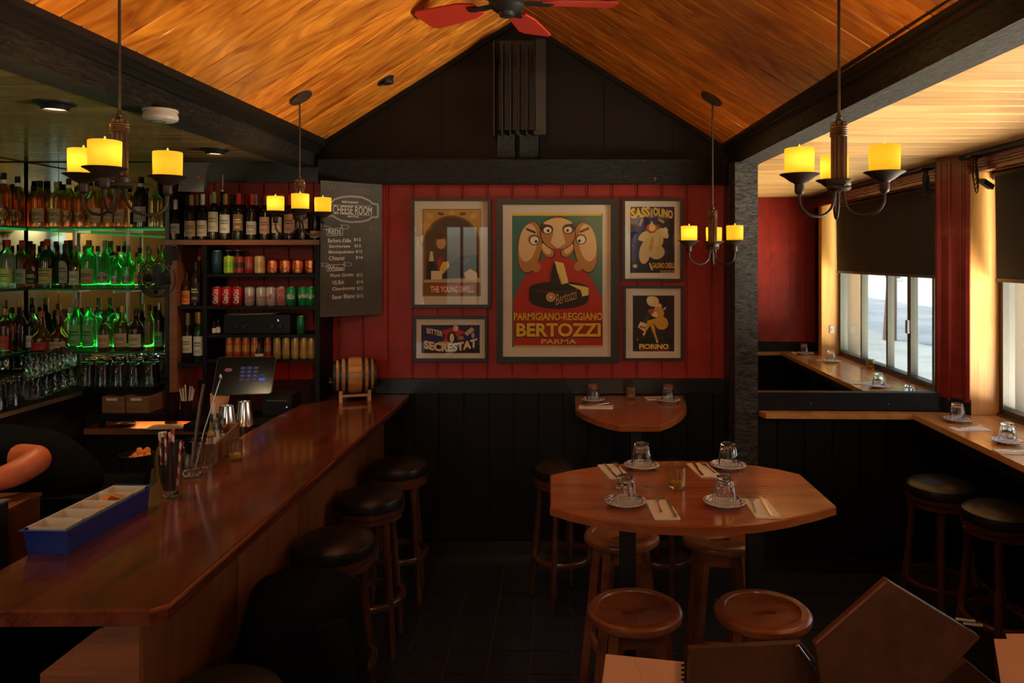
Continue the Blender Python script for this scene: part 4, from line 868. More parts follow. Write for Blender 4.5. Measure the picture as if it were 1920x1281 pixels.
# ---- side bay bottles
for px, ty, yb, kd, gl, cap, lc, a, b_, w_ in ((343, 507, 568, 'round', 'brown', 'black', 'orange', .04, .46, 'brown bottle with orange label'), (361, 486, 568, 'round', 'dark', 'black', 'black', .08, .52, 'dark bottle with black label'), (346, 584, 677, 'burg', 'wine', 'olive', 'cream', .20, .54, 'dark bottle with big cream label'), (363, 586, 676, 'wine', 'wine', 'gold', 'tan', .24, .5, 'dark bottle with gold foil behind the others'), (367, 584, 679, 'wine', 'dgreen', 'gold', 'white', .14, .52, 'green bottle with gold foil and long label')):
    s = 304 if px != 363 else 296; zz = Z(574 if yb < 600 else 682, s0); h = (yb - ty) / s
    bottle(X(px, s), F / s + .045, zz, kd, h, .029 if yb < 600 else .033, gl, cap, [('band', a, b_, LC[lc], 64)], w_ + (' on the upper narrow side shelf' if yb < 600 else ' on the lower narrow side shelf'), 'bottles in the narrow side bay', capfrac=.74)
s = 297; tt = thing('bottle', 'slim upright bottle at the back of the upper side shelf', 'bottle', (X(374, s), F / s, Z(574, s0)))
B().lathe([(.02, 0), (.024, .005), (.024, .19), (.012, .24), (.011, .30)], 14).part('glass_body', GL['brown'], tt); B().lathe([(.0135, .28), (.0135, .305)], 12).part('cap', CAP['copper'], tt)
# ---- cans
_can = {}
def can(px, py, hpx, wpx, col, text, group, lettering=None, lcol=(.6, .6, .6), vert=False, s=305, back=0, band=None):
    r = wpx / 2 / s; h = hpx / s; zz = Z(py, s0)
    t = thing('drink_can', text, 'can', (X(px, s), F / s + .045 + back, zz), 0, group)
    b = B(); pf = [(r * .80, 0), (r * .86, .002), (r, h * .07), (r, h * .88), (r * .86, h * .97)]
    if band:
        b.lathe(pf[:3] + [(r, h * .35)], 18, col=col, cap1=False); b.lathe([(r, h * .35), (r, h * .65)], 18, col=band, cap0=False, cap1=False); b.lathe([(r, h * .65)] + pf[3:], 18, col=col, cap0=False)
    else: b.lathe(pf, 18, col=col)
    b.part('can_body', can_ink, t)
    key = (round(r, 4), round(h, 4))
    if key not in _can: _can[key] = B().lathe([(r * .87, h * .968), (r * .89, h * .985), (r * .87, h), (r * .80, h), (r * .78, h * .975)], 18, cap0=False).mesh('lid', steel)
    put('lid', _can[key], t)
    if lettering: bend_text(lettering, 0, 0, h * .5, r * 1.012, r * (1.9 if not vert else 1.2), h * (.30 if not vert else .72), lcol, t, .03, vert)
    return t
w_ = (.62, .58, .54)
can(401, 514, 44, 20, (.02, .05, .085), 'tall dark blue can at the end of the upper can shelf', 'cans on the upper shelf')
can(424, 514, 34, 20.5, (.34, .50, .04), 'lime green can on the upper can shelf', 'cans on the upper shelf', band=(.22, .42, .03))
can(419, 514, 44, 19, (.02, .02, .022), 'tall black can behind the lime green can', 'cans on the upper shelf', s=296, back=.02)
can(438, 514, 44, 19, (.03, .025, .022), 'tall black can behind the red cans', 'cans on the upper shelf', s=296, back=.02)
can(444, 514, 33, 18, (.30, .03, .025), 'dark red can beside the lime green can', 'cans on the upper shelf', band=(.05, .03, .03)); can(462, 514, 33, 17, (.34, .045, .03), 'dark red can beside the tan can', 'cans on the upper shelf', band=(.30, .10, .06))
can(482, 514, 34, 20, (.52, .36, .14), 'tan can beside the copper mugs', 'cans on the upper shelf', band=(.44, .28, .10))
red_c = (.52, .012, .018); sil_c = (.46, .43, .40); grn_c = (.01, .26, .08)
for i, px in enumerate((401, 420, 440)): can(px, 574.5, 36, 19, red_c, 'bright red soda can with white script, %s of three' % ('first', 'second', 'third')[i], 'soda cans on the second shelf', 'Coca-Cola', w_, True)
for i, (px, tx) in enumerate(((463, 'Co'), (485, 'Co'), (504, 'ok'))): can(px, 574.5, 36, 19, sil_c, 'silver soda can with red letters, %s of the plain silver three' % ('first', 'second', 'third')[i], 'soda cans on the second shelf', tx, (.45, .02, .02))
can(523, 574.5, 36, 18, (.42, .20, .18), 'silver soda can with large upright red lettering', 'soda cans on the second shelf', 'Coke', (.48, .02, .02), True)
for i, (px, tx) in enumerate(((542, 'rite'), (564, 'Sprite'), (579, 'Sp'))): can(px, 574.5, 36, 18.5, grn_c, 'green soda can with pale lettering, %s of three on the second shelf' % ('first', 'second', 'third')[i], 'soda cans on the second shelf', tx, w_)
can(560, 628, 34, 16, (.012, .16, .06), 'single green can beside the black receiver', 'cans on the receiver shelf')
for i, px in enumerate((425, 440.5, 456, 473)): can(px, 675, 40, 15, (.50, .10, .025), 'slim orange red can, %s of the orange cans' % ORD[i], 'slim cans on the lowest shelf', band=(.56, .26, .07))
can(497, 675, 40, 14, (.34, .06, .02), 'slim dark orange can behind the small black bottle', 'slim cans on the lowest shelf', band=(.36, .20, .06))
for i, px in enumerate((515, 532, 549, 565.5, 580)): can(px, 675, 40, 15, (.44, .29, .07), 'slim golden yellow can, %s of the yellow cans' % ORD[i], 'slim cans on the lowest shelf', band=(.40, .24, .09))
# copper mugs
for i, px in enumerate((504.5, 529, 553, 577)):
    s = 304; m = thing('copper_mug', 'hammered copper mug, %s from the tan can' % ORD[i], 'mug', (X(px, s), F / s + .06, Z(514, s0)), 1.0, 'copper mugs on the upper can shelf')
    B().lathe([(.028, 0), (.034, .006), (.0365, .03), (.0365, .055), (.034, .083), (.036, .086), (.033, .086), (.030, .08)], 22, cap1=False).part('mug_body', copper, m); B().tube([(.036, .01, .07), (.058, .02, .066), (.064, .024, .045), (.056, .02, .02), (.038, .01, .016)], .004, 6).part('handle', copper, m)
# receiver, papers, small bitters, dark bottle
zz = Z(628, s0); t = thing('audio_receiver', 'black audio receiver on the third can shelf', 'receiver', (X(479, s0), YS + .03, zz))
B().box((-.205, 0, .008), (.205, .20, .118)).part('case', black_plastic, t, 0); B().box((-.205, -.008, .006), (.205, 0, .12)).part('front_panel', plain('glossy_black', (.01, .01, .011), .2), t, 0)
for dx in (-.12, -.07, .10, .15): B().lathe([(.013, 0), (.011, .016)], 14, T(dx, -.008, .05) @ R(PI / 2, 'X')).part('knob', black_plastic, t)
for dx in (.13, .133): B().lathe([(.003, 0), (.003, .002)], 8, T(dx, -.008, .09 if dx == .13 else .083) @ R(PI / 2, 'X')).part('indicator', emitter('white_led' + str(dx), (.8, .9, 1), 1.2), t)
for dx in (-.16, .16): B().lathe([(.012, 0), (.012, .008)], 10, T(dx, .05, 0)).part('foot', black_plastic, t)
for i, (px0, px1, dz) in enumerate(((428, 460, 0), (455, 490, .004), (470, 525, .001))):
    tag(B().prism([(-.05, -.09), (.06, -.07), (.05, .08), (-.06, .06)], 0, .002, None).part('paper_sheet', paper, None, 0, loc=(X((px0 + px1) / 2, 300), YS + .13, zz + .1185 + i * .0022)), ('cream paper sheet lying on the black receiver, lowest of three', 'cream paper sheet lying on the black receiver, middle of three', 'cream paper sheet lying on the black receiver, topmost of three')[i], 'paper', 'papers on the receiver')
for px, h, c in ((396, .075, 'paper wrapped neck'), (404, .088, 'dark cap')):
    bt = thing('bitters_bottle', 'tiny bitters bottle with %s beside the receiver' % c, 'bottle', (X(px, s0), YS + .04, zz), 0, 'bitters beside the receiver')
    B().lathe([(.011, 0), (.0125, .004), (.0125, h * .6), (.005, h * .72), (.005, h * .85)], 12).part('glass_body', GL['brown'], bt); B().lathe([(.0065, h * .82), (.006, h)], 10).part('cap', CAP['black'], bt); B().lathe([(.0128, h * .1), (.0128, h * .5)], 12, cap0=False, cap1=False).part('label', paper, bt)
bt = thing('syrup_bottle', 'small black bottle with pale label before the orange cans', 'bottle', (X(485, 307), F / 307 + .01, Z(675, s0)))
B().lathe([(.022, 0), (.025, .004), (.025, .05), (.010, .085), (.010, .12), (.013, .125), (.013, .135)], 14).part('glass_body', GL['dark'], bt); B().lathe([(.0255, .012), (.0255, .042)], 14, cap0=False, cap1=False).part('label', paper, bt)
# grey wedge speaker on top of the wines, by the mirror
s = 318; t = thing('wall_speaker', 'dark grey wedge loudspeaker tilted above the wine bottles', 'speaker', P(362, 335, s), .25)
b = B().add([(-.075, -.03, -.08), (.060, -.03, -.08), (.085, -.03, .085), (-.055, -.03, .085), (-.05, .12, -.06), (.05, .12, -.06), (.065, .12, .07), (-.04, .12, .07)], [(0, 1, 2, 3), (7, 6, 5, 4), (0, 4, 5, 1), (1, 5, 6, 2), (2, 6, 7, 3), (3, 7, 4, 0)])
b.part('cabinet', grey_plastic, t, 0); B().box((-.062, -.034, .082), (.09, .02, .092)).part('top_lip', grey_plastic, t, 0); B().box((.03, -.033, -.002), (.043, -.03, .012)).part('badge', CAP['red'], t, 0, label='small red badge'); B().tube([(.0, .12, .0), (.0, .30, .04)], .008, 6).part('wall_arm', black_metal, t)
# clip fan
s = 322; t = thing('clip_fan', 'small black clip-on fan with spiral guard beside the mirror', 'fan', P(289, 524, s), -.15)
b = B()
RF = .104
for i in range(46):
    a = 2 * PI * i / 46; b.tube([((.028 + (RF - .028) * q) * math.cos(a + .9 * q), -.045 * (1 - q * q) - .002, (.028 + (RF - .028) * q) * math.sin(a + .9 * q)) for q in (0, .33, .66, 1)], .0014, 4)
for rr, yy in ((RF, 0), (RF, .045), (.028, -.047), (.07, -.026)): b.tube([(rr * math.cos(2 * PI * i / 32), yy, rr * math.sin(2 * PI * i / 32)) for i in range(32)], .0032, 6, closed=True)
b.part('guard', black_plastic, t)
B().lathe([(.029, -.05), (.029, -.044)], 20, R(PI / 2, 'X') @ T(0, 0, 0)).part('badge', black_plastic, t)
bl = B().prism([(.015, -.012), (.05, -.035), (.088, -.03), (.09, .01), (.05, .02), (.015, .012)], -.001, .001, R(PI / 2, 'X') @ R(.35, 'X')).mesh('blade', black_plastic)
for i in range(4): put('blade', bl, t, (0, .02, 0), (0, i * PI / 2, 0))
B().lathe([(.04, 0), (.042, .03), (.03, .06)], 18, T(0, .04, 0) @ R(-PI / 2, 'X')).part('motor', black_plastic, t)
B().tube([(.0, .08, 0), (.02, .09, .06), (.04, .10, .13), (.0, .17, .155), (-.05, .225, .16)], .012, 8).box((.015, .06, .11), (.07, .12, .18)).box((-.075, .20, .125), (-.03, .237, .195)).part('clip', black_plastic, t)
# ---- back counters
t = thing('back_counter', 'dark low back counter behind the bar with lit lower worktop', 'counter', (0, 0, 0))
B().box((XL + .02, 3.35, 1.10), (-2.82, YM - .02, 1.14)).box((-2.815, 4.535, 1.10), (X(307, 300), YM - .02, 1.14)).part('glass_ledge', black_paint, t, 0)
B().box((XL + .02, 3.35, 0), (-2.86, YM - .02, 1.0995)).part('cabinet', black_paint, t, 0)
B().box((-2.855, 4.52, 0), (-1.50, YM - .02, .855)).box((-2.855, 4.70, .856), (X(307, 300), YM - .02, 1.098)).part('back_cabinet', black_paint, t, 0)
B().box((-2.818, 3.35, 1.112), (-2.812, 4.42, 1.136)).part('metal_trim', steel, t, 0, label='strip of bright steel along the ledge')
B().box((-2.855, 4.50, .86), (-1.46, YM - .03, .895)).part('worktop', shelf_wood, t, 0)
B().box((-2.80, 4.43, .955), (X(386, 316), 4.578, .995)).part('raised_shelf', black_paint, t, 0)
B().box((X(387, 316), 4.16, .955), (-1.50, 4.575, .995)).part('till_shelf', black_paint, t, 0)
for xx in (-2.78, -1.60): B().box((xx, 4.53, .8955), (xx + .04, 4.57, .9545)).part('shelf_support', black_paint, t, 0)
B().lathe([(.02, 0), (.02, -.02)], 12, T(-2.25, 4.60, .955)).part('lamp', warm_lens, t)
lamp('under_shelf_lamp', 'AREA', (-2.2, 4.66, .945), 3.0, (1, .40, .09), (0, 0, 0), .9, .04)
# wooden boxes on the raised shelf
bm_ = B()
def box_crate(px, label):
    s = 313; x0 = X(px, s); t = thing('wooden_box', label, 'box', (x0, F / s, .995), -.02, 'wooden boxes on the back shelf')
    w, d, h = .136, .22, .098
    B().box((0, 0, .006), (w, .008, h)).part('front_panel', crate_wood, t, 0); B().box((0, d - .008, .006), (w, d, h)).part('back_panel', crate_wood, t, 0)
    for xx in (0, w - .008): B().box((xx, .008, .006), (xx + .008, d - .008, h)).part('side_panel', crate_wood, t, 0)
    B().box((0, 0, 0), (w, d, .006)).part('bottom_panel', crate_wood, t, 0); B().box((.026, -.0015, h - .025), (.092, 0, h - .010)).part('paper_tag', paper, t, 0)
box_crate(191.5, 'small wooden box with paper tag, nearer the bottle shelves'); box_crate(237, 'small wooden box with paper tag, nearer the cash tablet')
# folded papers/black book on lit worktop
zz = .895
t = thing('black_ledger', 'black ledger with pale pages lying on the lit worktop', 'book', P(312, 792, 311), .1); t.location.z = zz
B().box((-.10, -.05, 0), (.10, .07, .006)).part('cover', black_plastic, t, 0); B().box((-.095, -.045, .006), (.095, .065, .012)).part('pages', paper, t, 0)
t = thing('bar_tray', 'round black tray on the lit worktop', 'tray', P(236, 788, 305)); t.location.z = zz
B().lathe([(.05, 0), (.055, .004), (.058, .014), (.055, .014), (.05, .006)], 24).part('tray_body', black_plastic, t)
# straw cup, tool cup near the boxes
def tin(px, py, s, r, h, mat, label, z, n, cat='cup'):
    t = thing('tool_cup', label, cat, (X(px, s), F / s, z))
    B().lathe([(r * .85, 0), (r * .88, .003), (r, h), (r * .96, h), (r * .84, .008)], 22, cap1=False).part('cup_body', mat, t)
    return t
t = tin(324, 0, 322, .038, .14, GL['dark'], 'dark smoked glass cup beside the wooden boxes', .995, 0)
t = tin(351, 0, 322, .036, .10, GL['dark'], 'dark cup of pale straws beside the cash tablet', .995, 0)
b = B()
for i in range(6):
    a = i * 1.1; b.tube([(.012 * math.cos(a), .012 * math.sin(a), .01), (.04 * math.cos(a), .03 * math.sin(a), .165 + .01 * (i % 3))], .004, 6)
b.part('straw', paper, t)
# dimpled mugs and pint glasses on the ledge
def pint_mesh(): return B().lathe([(.0, .004), (.044, .004), (.0445, .0), (.0435, .0), (.040, .05), (.031, .138), (.030, .142), (.0, .142)][1:], 18, cap0=False)
ME_PINT = B().lathe([(.0445, 0), (.046, .001), (.034, .140), (.032, .144), (.0, .144), (.0, .128), (.031, .128), (.0435, .002)], 18, cap0=False, cap1=False).mesh('glass_body', clear_glass)
n = 0
for row, (s, p0, p1, k_) in enumerate(((305, 162, 279, 5), (298.5, 172, 287, 5), (292.4, 168, 258, 4))):
    for i in range(k_):
        px = p0 + (p1 - p0) * i / (k_ - 1); o = put('pint_glass', ME_PINT, None, (X(px, s), F / s, 1.14)); n += 1
        tag(o, 'upturned clear pint glass on the back ledge, %s in the %s row' % (ORD[i], ('front', 'middle', 'rear')[row]), 'glass', 'upturned pint glasses on the back ledge')
for i in range(5):
    yv = 3.97 - .105 * i; o = put('pint_glass', ME_PINT, None, (-2.90, yv, 1.14)); tag(o, 'upturned clear pint glass on the side ledge, %s along the edge' % ORD[i], 'glass', 'upturned pint glasses on the side ledge')
    o = put('pint_glass', ME_PINT, None, (-3.02, yv + .01, 1.14)); tag(o, 'upturned clear pint glass on the side ledge, %s in the inner row' % ORD[i], 'glass', 'upturned pint glasses on the side ledge')
b = B(); N_ = 24; v = []; f = []; ks = 15                        # dimpled tumbler
for i in range(ks):
    zz = .004 + .116 * i / (ks - 1)
    for k_ in range(N_):
        a = 2 * PI * k_ / N_; r = .040 + .006 * math.sin(PI * i / (ks - 1)) + .0028 * math.cos(6 * a * 1.0 + (PI if (i // 3) % 2 else 0)) * abs(math.sin(PI * i / 3)); v.append((r * math.cos(a), r * math.sin(a), zz))
for i in range(ks - 1):
    for k_ in range(N_): f.append((i * N_ + k_, i * N_ + (k_ + 1) % N_, (i + 1) * N_ + (k_ + 1) % N_, (i + 1) * N_ + k_))
b.add(v, f); b.lathe([(.0, .0), (.038, .0), (.042, .004)], N_, cap0=False, cap1=False); b.lathe([(.041, .120), (.035, .120), (.037, .014), (.0, .012)], N_, cap0=False, cap1=False)
ME_MUG = b.mesh('glass_body', clear_glass)
ME_HANDLE = B().tube([(.042, 0, .10), (.066, 0, .098), (.074, 0, .08), (.072, 0, .045), (.062, 0, .028), (.043, 0, .028)], .006, 8).mesh('handle', clear_glass)
pa, pb = Vector((X(128, 307), F / 307, 0)), Vector((-2.88, 4.05, 0)); dv = (pb - pa).normalized(); pv = Vector((dv.y, -dv.x, 0)); pv = pv if pv.x < 0 else -pv
for i in range(5):
    for j in range(2):
        for lv in range(2):
            if j and (lv or i == 0): continue
            q = pa + dv * .108 * i + pv * .112 * j
            m = thing('dimpled_mug', 'dimpled glass beer mug, %s of the %s, %s in line' % (('lower' if not lv else 'upper') , 'front row' if not j else 'rear row', ORD[i]), 'mug', (q.x, q.y, 1.14 + lv * .1215), math.atan2(pv.y, pv.x) + (.5 if j else -.62), 'dimpled glass mugs on the ledge')
            put('glass_body', ME_MUG, m); put('handle', ME_HANDLE, m)
# ---- cash tablet
s = 322; t = thing('cash_tablet', 'black payment tablet with glowing blue keypad on a stand', 'tablet', (X(455, s), F / s, .995), .12)
MTb = T(0, 0, (Z(735, s) - .895)) @ R(-.55, 'X') @ R(0.0, 'Y')
tw, th_ = .335, .235
def rrect(w, h, r, n=5):
    o = []
    for cx_, cy_, a in ((w / 2 - r, h / 2 - r, 0), (-w / 2 + r, h / 2 - r, PI / 2), (-w / 2 + r, -h / 2 + r, PI), (w / 2 - r, -h / 2 + r, 1.5 * PI)):
        for i in range(n + 1): o.append((cx_ + r * math.cos(a + PI / 2 * i / n), cy_ + r * math.sin(a + PI / 2 * i / n)))
    return o
MTb = T(0, -.02, .135) @ R(PI / 2 - .50, 'X') @ T(0, th_ / 2, 0)
B().prism(rrect(tw, th_, .018), -.012, 0, MTb).part('bezel', grey_plastic, t, 30)
B().prism(rrect(tw - .008, th_ - .008, .015), 0, .002, MTb).part('screen', plain('screen_black', (.006, .006, .007), .18), t, 30)
kb = emitter('keypad_dim_blue', (.10, .11, .30), .14); kb2 = emitter('keypad_bright_blue', (.05, .14, .9), .55); kr = emitter('app_icon_red', (.5, .12, .10), .25); kw = emitter('keypad_digit', (.6, .6, .8), .35)
key = B().prism([(-.015, -.0085), (.015, -.0085), (.015, .0085), (-.015, .0085)], .0021, .0025).mesh('key', kb, 0)
def tpt(x, y): return MTb @ T(x, y, 0)
digs = '123456789*0#'
for i in range(12):
    kx, ky = -.012 + .036 * (i % 3), .045 - .024 * (i // 3)
    o = put('key', key, t); o.matrix_basis = tpt(kx, ky)
    v, f = text_geo(digs[i], .011, .01); B().add(v, f, tpt(kx, ky) @ T(0, 0, .0027)).part('digit', kw, o if False else t, 0)
o = B().prism([(-.017, -.0085), (.017, -.0085), (.017, .0085), (-.017, .0085)], .0021, .0025).part('enter_key', kb2, t, 0, label='bright blue key'); o.matrix_basis = tpt(.102, -.027)
o = B().prism([(-.017, -.0085), (.017, -.0085), (.017, .0085), (-.017, .0085)], .0021, .0025).part('key', kb, t, 0); o.matrix_basis = tpt(.102, -.003)
o = B().prism(ell(0, 0, .022, .012), .0021, .0025).part('app_icon', kr, t, 0, label='red oval icon'); o.matrix_basis = tpt(-.095, .035)
B().box((-.05, .02, 0), (.05, .16, .01)).tube([(0, .10, .01), (0, .10, .12), (0, .06, .20)], .012, 8).part('stand', black_metal, t)
b = B(); b.prism([(-.20, -.06), (-.13, -.075), (-.125, .05), (-.205, .03)], .08, .083, T(.0, .06, .0) @ T(-.165, 0, .0) @ Matrix.Identity(4))
tag(B().prism([(-.045, 0), (.045, 0), (.06, .14), (-.065, .12)], 0, .002, R(PI / 2 - .3, 'X')).part('receipt_paper', tinted, None, 0, loc=(X(402, 318), F / 318 + .05, .995)), 'kraft paper sheet leaning behind the cash tablet', 'paper')
t = thing('receipt_printer', 'small black receipt printer beside the cash tablet', 'printer', (X(523, 316), 4.40, .995))
B().box((-.085, 0, 0), (.085, .16, .12)).box((-.082, -.006, .01), (.082, 0, .075)).part('case', black_plastic, t, 0); B().box((-.06, -.008, .085), (.06, 0, .09)).part('paper_slot', steel, t, 0); B().lathe([(.004, 0), (.004, .004)], 8, T(.06, -.006, .05) @ R(PI / 2, 'X')).part('indicator', emitter('printer_led', (.7, .8, .9), .5), t)
# =====================================================================  BAR COUNTER AND WHAT STANDS ON IT
HB = 1.04
t = thing('bar_counter', 'long polished red-brown wooden bar counter on the near left', 'bar counter', (0, 0, 0))
e0, e1 = W(303, 1143, HB), W(768, 738, HB)
xi = lambda y: -1.545 - .012 * (4.3 - y)
pts = [(-2.05, e0.y - .012), (e0.x - .03, e0.y), (e0.x, e0.y + .03), (e1.x, 4.838), (-1.455, 4.838), (-1.455, 4.585), (-1.545, 4.50), (-1.565, 4.12), (xi(2.0), 2.02), (-2.05, 2.02)]
B().prism(pts, HB - .042, HB, ch=.006).part('bar_top', bar_wood, t, 20)
B().tube([(e0.x - .03, e0.y - .001, HB - .008), (e0.x + .002, e0.y + .03, HB - .008), (e1.x + .002, 4.836, HB - .008)], .008, 8).part('edge_bead', bar_wood, t)
fx = lambda y: e0.x - .098 + (e1.x - e0.x - .06) * (y - e0.y) / (4.84 - e0.y)
bw_ = .60; yy = e0.y + .10; i = 0
while yy < 4.83:
    y2 = min(yy + bw_, 4.836); xa, xb = fx(yy), fx(y2)
    B().add([(xa, yy, 0), (xb, y2 - .004, 0), (xb - .02, y2 - .004, 0), (xa - .02, yy, 0), (xa, yy, HB - .043), (xb, y2 - .004, HB - .043), (xb - .02, y2 - .004, HB - .043), (xa - .02, yy, HB - .043)],
            [(0, 3, 2, 1), (4, 5, 6, 7), (0, 1, 5, 4), (1, 2, 6, 5), (2, 3, 7, 6), (3, 0, 4, 7)]).part('front_panel', barfront_wood, t, 0)
    yy = y2; i += 1
# end panel with the cut-away corner
ye = e0.y + .10
ex = fx(ye) - .001
def EP(px, py): s = F / ye; return (X(px, s), Z(py, s))
pg = [(ex, .0), (ex, HB - .043), EP(188, 1176), EP(86, 1255), (EP(86, 1255)[0], 0)]
B().add([(a, ye - .022, c) for a, c in pg] + [(a, ye - .001, c) for a, c in pg], [(0, 4, 3, 2, 1)[::-1], (5, 6, 7, 8, 9)[::-1]] + [(i, (i + 1) % 5, 5 + (i + 1) % 5, 5 + i) for i in range(5)]).part('end_panel', barend_wood, t, 0)
B().box((-1.585, ye + .02, 0), (-1.56, 4.10, HB - .043)).part('inner_wall', black_paint, t, 0)
B().box((-2.05, ye + .18, 0), (-1.605, ye + .22, HB - .043)).part('inner_wall', black_paint, t, 0)
B().box((-1.62, 3.30, .955), (-1.585, 4.12, .985)).box((-1.76, 3.30, .965), (-1.62, 4.12, .985)).part('service_rail', black_plastic, t, 0)
t = thing('under_bar_station', 'dark steel work station behind the bar counter', 'counter', (0, 0, 0))
B().box((-2.06, 3.36, .82), (-1.77, 4.0, .85)).box((-2.02, 3.40, 0), (-1.80, 3.96, .82)).part('station_body', black_plastic, t, 0)
t = thing('under_bar_cabinet', 'dark cabinet behind the near end of the bar carrying the crate', 'cabinet', (0, 0, 0))
B().box((-2.02, 2.26, .82), (-1.74, 2.72, .85)).part('cabinet_top', black_plastic, t, 0); B().box((-1.99, 2.30, 0), (-1.77, 2.68, .8195)).part('cabinet_body', black_plastic, t, 0)
def onbar(px, py, h=HB): return W(px, py, h)
# garnish caddy
ca, cb_ = W(125, 1041, HB), W(281, 952, HB)
L = cb_.y - ca.y; yawc = math.atan2(-(cb_.x - ca.x), L)
t = thing('garnish_caddy', 'long blue garnish caddy with white tubs of fruit on the bar', 'caddy', (ca.x, ca.y, HB), yawc)
wd, hh = .135, .078
B().add([(-wd + .012, .006, 0), (-.004, .006, 0), (-.004, L - .006, 0), (-wd + .012, L - .006, 0), (-wd, 0, hh - .006), (0, 0, hh - .006), (0, L, hh - .006), (-wd, L, hh - .006), (-wd - .008, -.012, hh - .006), (.006, -.012, hh - .006), (.006, L + .03, hh - .006), (-wd - .008, L + .03, hh - .006)],
    [(0, 3, 2, 1), (0, 1, 5, 4), (1, 2, 6, 5), (2, 3, 7, 6), (3, 0, 4, 7), (4, 5, 9, 8), (5, 6, 10, 9), (6, 7, 11, 10), (7, 4, 8, 11)]).box((-.010, -.004, .0), (.004, .022, hh * .62)).part('caddy_body', blue_plastic, t, 0)
n = 5; tl = (L - .01) / n
for i in range(n):
    y0, y1 = .005 + i * tl, .005 + (i + 1) * tl - .002; x0, x1 = -wd + .006, -.006; b = B(); d_ = hh - .010
    vo = [(x0, y0, hh), (x1, y0, hh), (x1, y1, hh), (x0, y1, hh)]; vi = [(x0 + .004, y0 + .004, hh), (x1 - .004, y0 + .004, hh), (x1 - .004, y1 - .004, hh), (x0 + .004, y1 - .004, hh)]
    vb = [(x0 + .012, y0 + .010, hh - d_ + .006), (x1 - .012, y0 + .010, hh - d_ + .006), (x1 - .012, y1 - .010, hh - d_ + .006), (x0 + .012, y1 - .010, hh - d_ + .006)]
    b.add(vo + vi + vb, [(k_, (k_ + 1) % 4, 4 + (k_ + 1) % 4, 4 + k_) for k_ in range(4)] + [(4 + k_, 4 + (k_ + 1) % 4, 8 + (k_ + 1) % 4, 8 + k_) for k_ in range(4)] + [(8, 9, 10, 11)])
    b.part('tub', white_tray, t, 0)
orange_m = plain('orange_flesh', (.72, .20, .03), .4); lemon_m = plain('lemon_flesh', (.74, .52, .12), .4); peel_m = plain('citrus_rind', (.70, .34, .05), .5); cherry_m = plain('dark_cherry', (.05, .01, .008), .25)
def slice_(i, x, y, z, rx, mat, name, label, n):
    y0 = .005 + i * tl; m = Matrix.Rotation(yawc, 4, 'Z'); p = m @ Vector((x, y0 + y, z)) + Vector((ca.x, ca.y, HB))
    s_ = thing(name, label, 'fruit', p, yawc + n, 'citrus in the caddy'); s_.rotation_euler = (rx, .25 * (n % 3 - 1), yawc + n)
    B().lathe([(.0245, -.0022), (.0245, .0022)], 18).part('flesh', mat, s_); B().lathe([(.0247, -.0024), (.0285, -.0020), (.0285, .0020), (.0247, .0024)], 18, cap0=False, cap1=False).part('rind', peel_m, s_)
for k_, (x, y, rx) in enumerate(((-.085, .030, .35), (-.06, .036, .2), (-.045, .046, .45))): slice_(3, x, y, .058 + .012 * k_, rx, lemon_m if k_ == 0 else orange_m, 'citrus_slice', ('pale lemon slice standing up in the fourth tub of the caddy', 'orange slice lying low in the fourth tub of the caddy', 'orange slice on top in the fourth tub of the caddy')[k_], k_)
for k_, (x, y, rx) in enumerate(((-.07, .036, .3), (-.05, .045, .15))): slice_(2, x, y, .050 + .013 * k_, rx, orange_m, 'citrus_slice', ('orange slice lower down in the middle tub of the caddy', 'orange slice uppermost in the middle tub of the caddy')[k_], k_ + 3)
for i, (x, y) in enumerate(((-.075, .03), (-.06, .045), (-.05, .03))):
    p = Matrix.Rotation(yawc, 4, 'Z') @ Vector((x, .005 + y, .014)) + Vector((ca.x, ca.y, HB)); c = B().lathe([(.003, -.009), (.008, -.004), (.009, .001), (.006, .007), (.001, .009)], 12).part('cherry', cherry_m, None, loc=p); tag(c, 'dark cherry in the nearest caddy tub, %s of three' % ORD[i], 'fruit', 'cherries in the nearest tub')
# pint of straws
p = onbar(320, 930); t = thing('straw_glass', 'tall clear glass packed with black and striped straws on the bar', 'glass', p)
B().lathe([(.026, 0), (.029, .004), (.030, .02), (.042, .150), (.0395, .150), (.0275, .024), (.0, .022)], 22, cap1=False).part('glass_body', clear_glass, t)
b = B()
for i in range(70):
    r0 = .023 * math.sqrt((i + .5) / 70); a = i * 2.4; b.tube([(r0 * math.cos(a), r0 * math.sin(a), .024), (r0 * 1.5 * math.cos(a), r0 * 1.5 * math.sin(a), .195 + .012 * rnd.random())], .0032, 5)
o = b.part('black_straw', black_plastic, t); o['kind'] = 'stuff'
def striped():
    m, nt, N, L_, bb = _new('striped_straw_paper'); tc = N.new('ShaderNodeTexCoord'); wv = N.new('ShaderNodeTexWave'); wv.inputs['Scale'].default_value = 13; wv.bands_direction = 'DIAGONAL'; L_.new(tc.outputs['Object'], wv.inputs[0]); r = N.new('ShaderNodeValToRGB'); r.color_ramp.interpolation = 'CONSTANT'
    r.color_ramp.elements[0].color = (.55, .03, .03, 1); r.color_ramp.elements[1].position = .45; r.color_ramp.elements[1].color = (.72, .62, .52, 1); L_.new(wv.outputs['Fac'], r.inputs[0]); L_.new(r.outputs[0], bb.inputs[0]); return m
stm = striped()
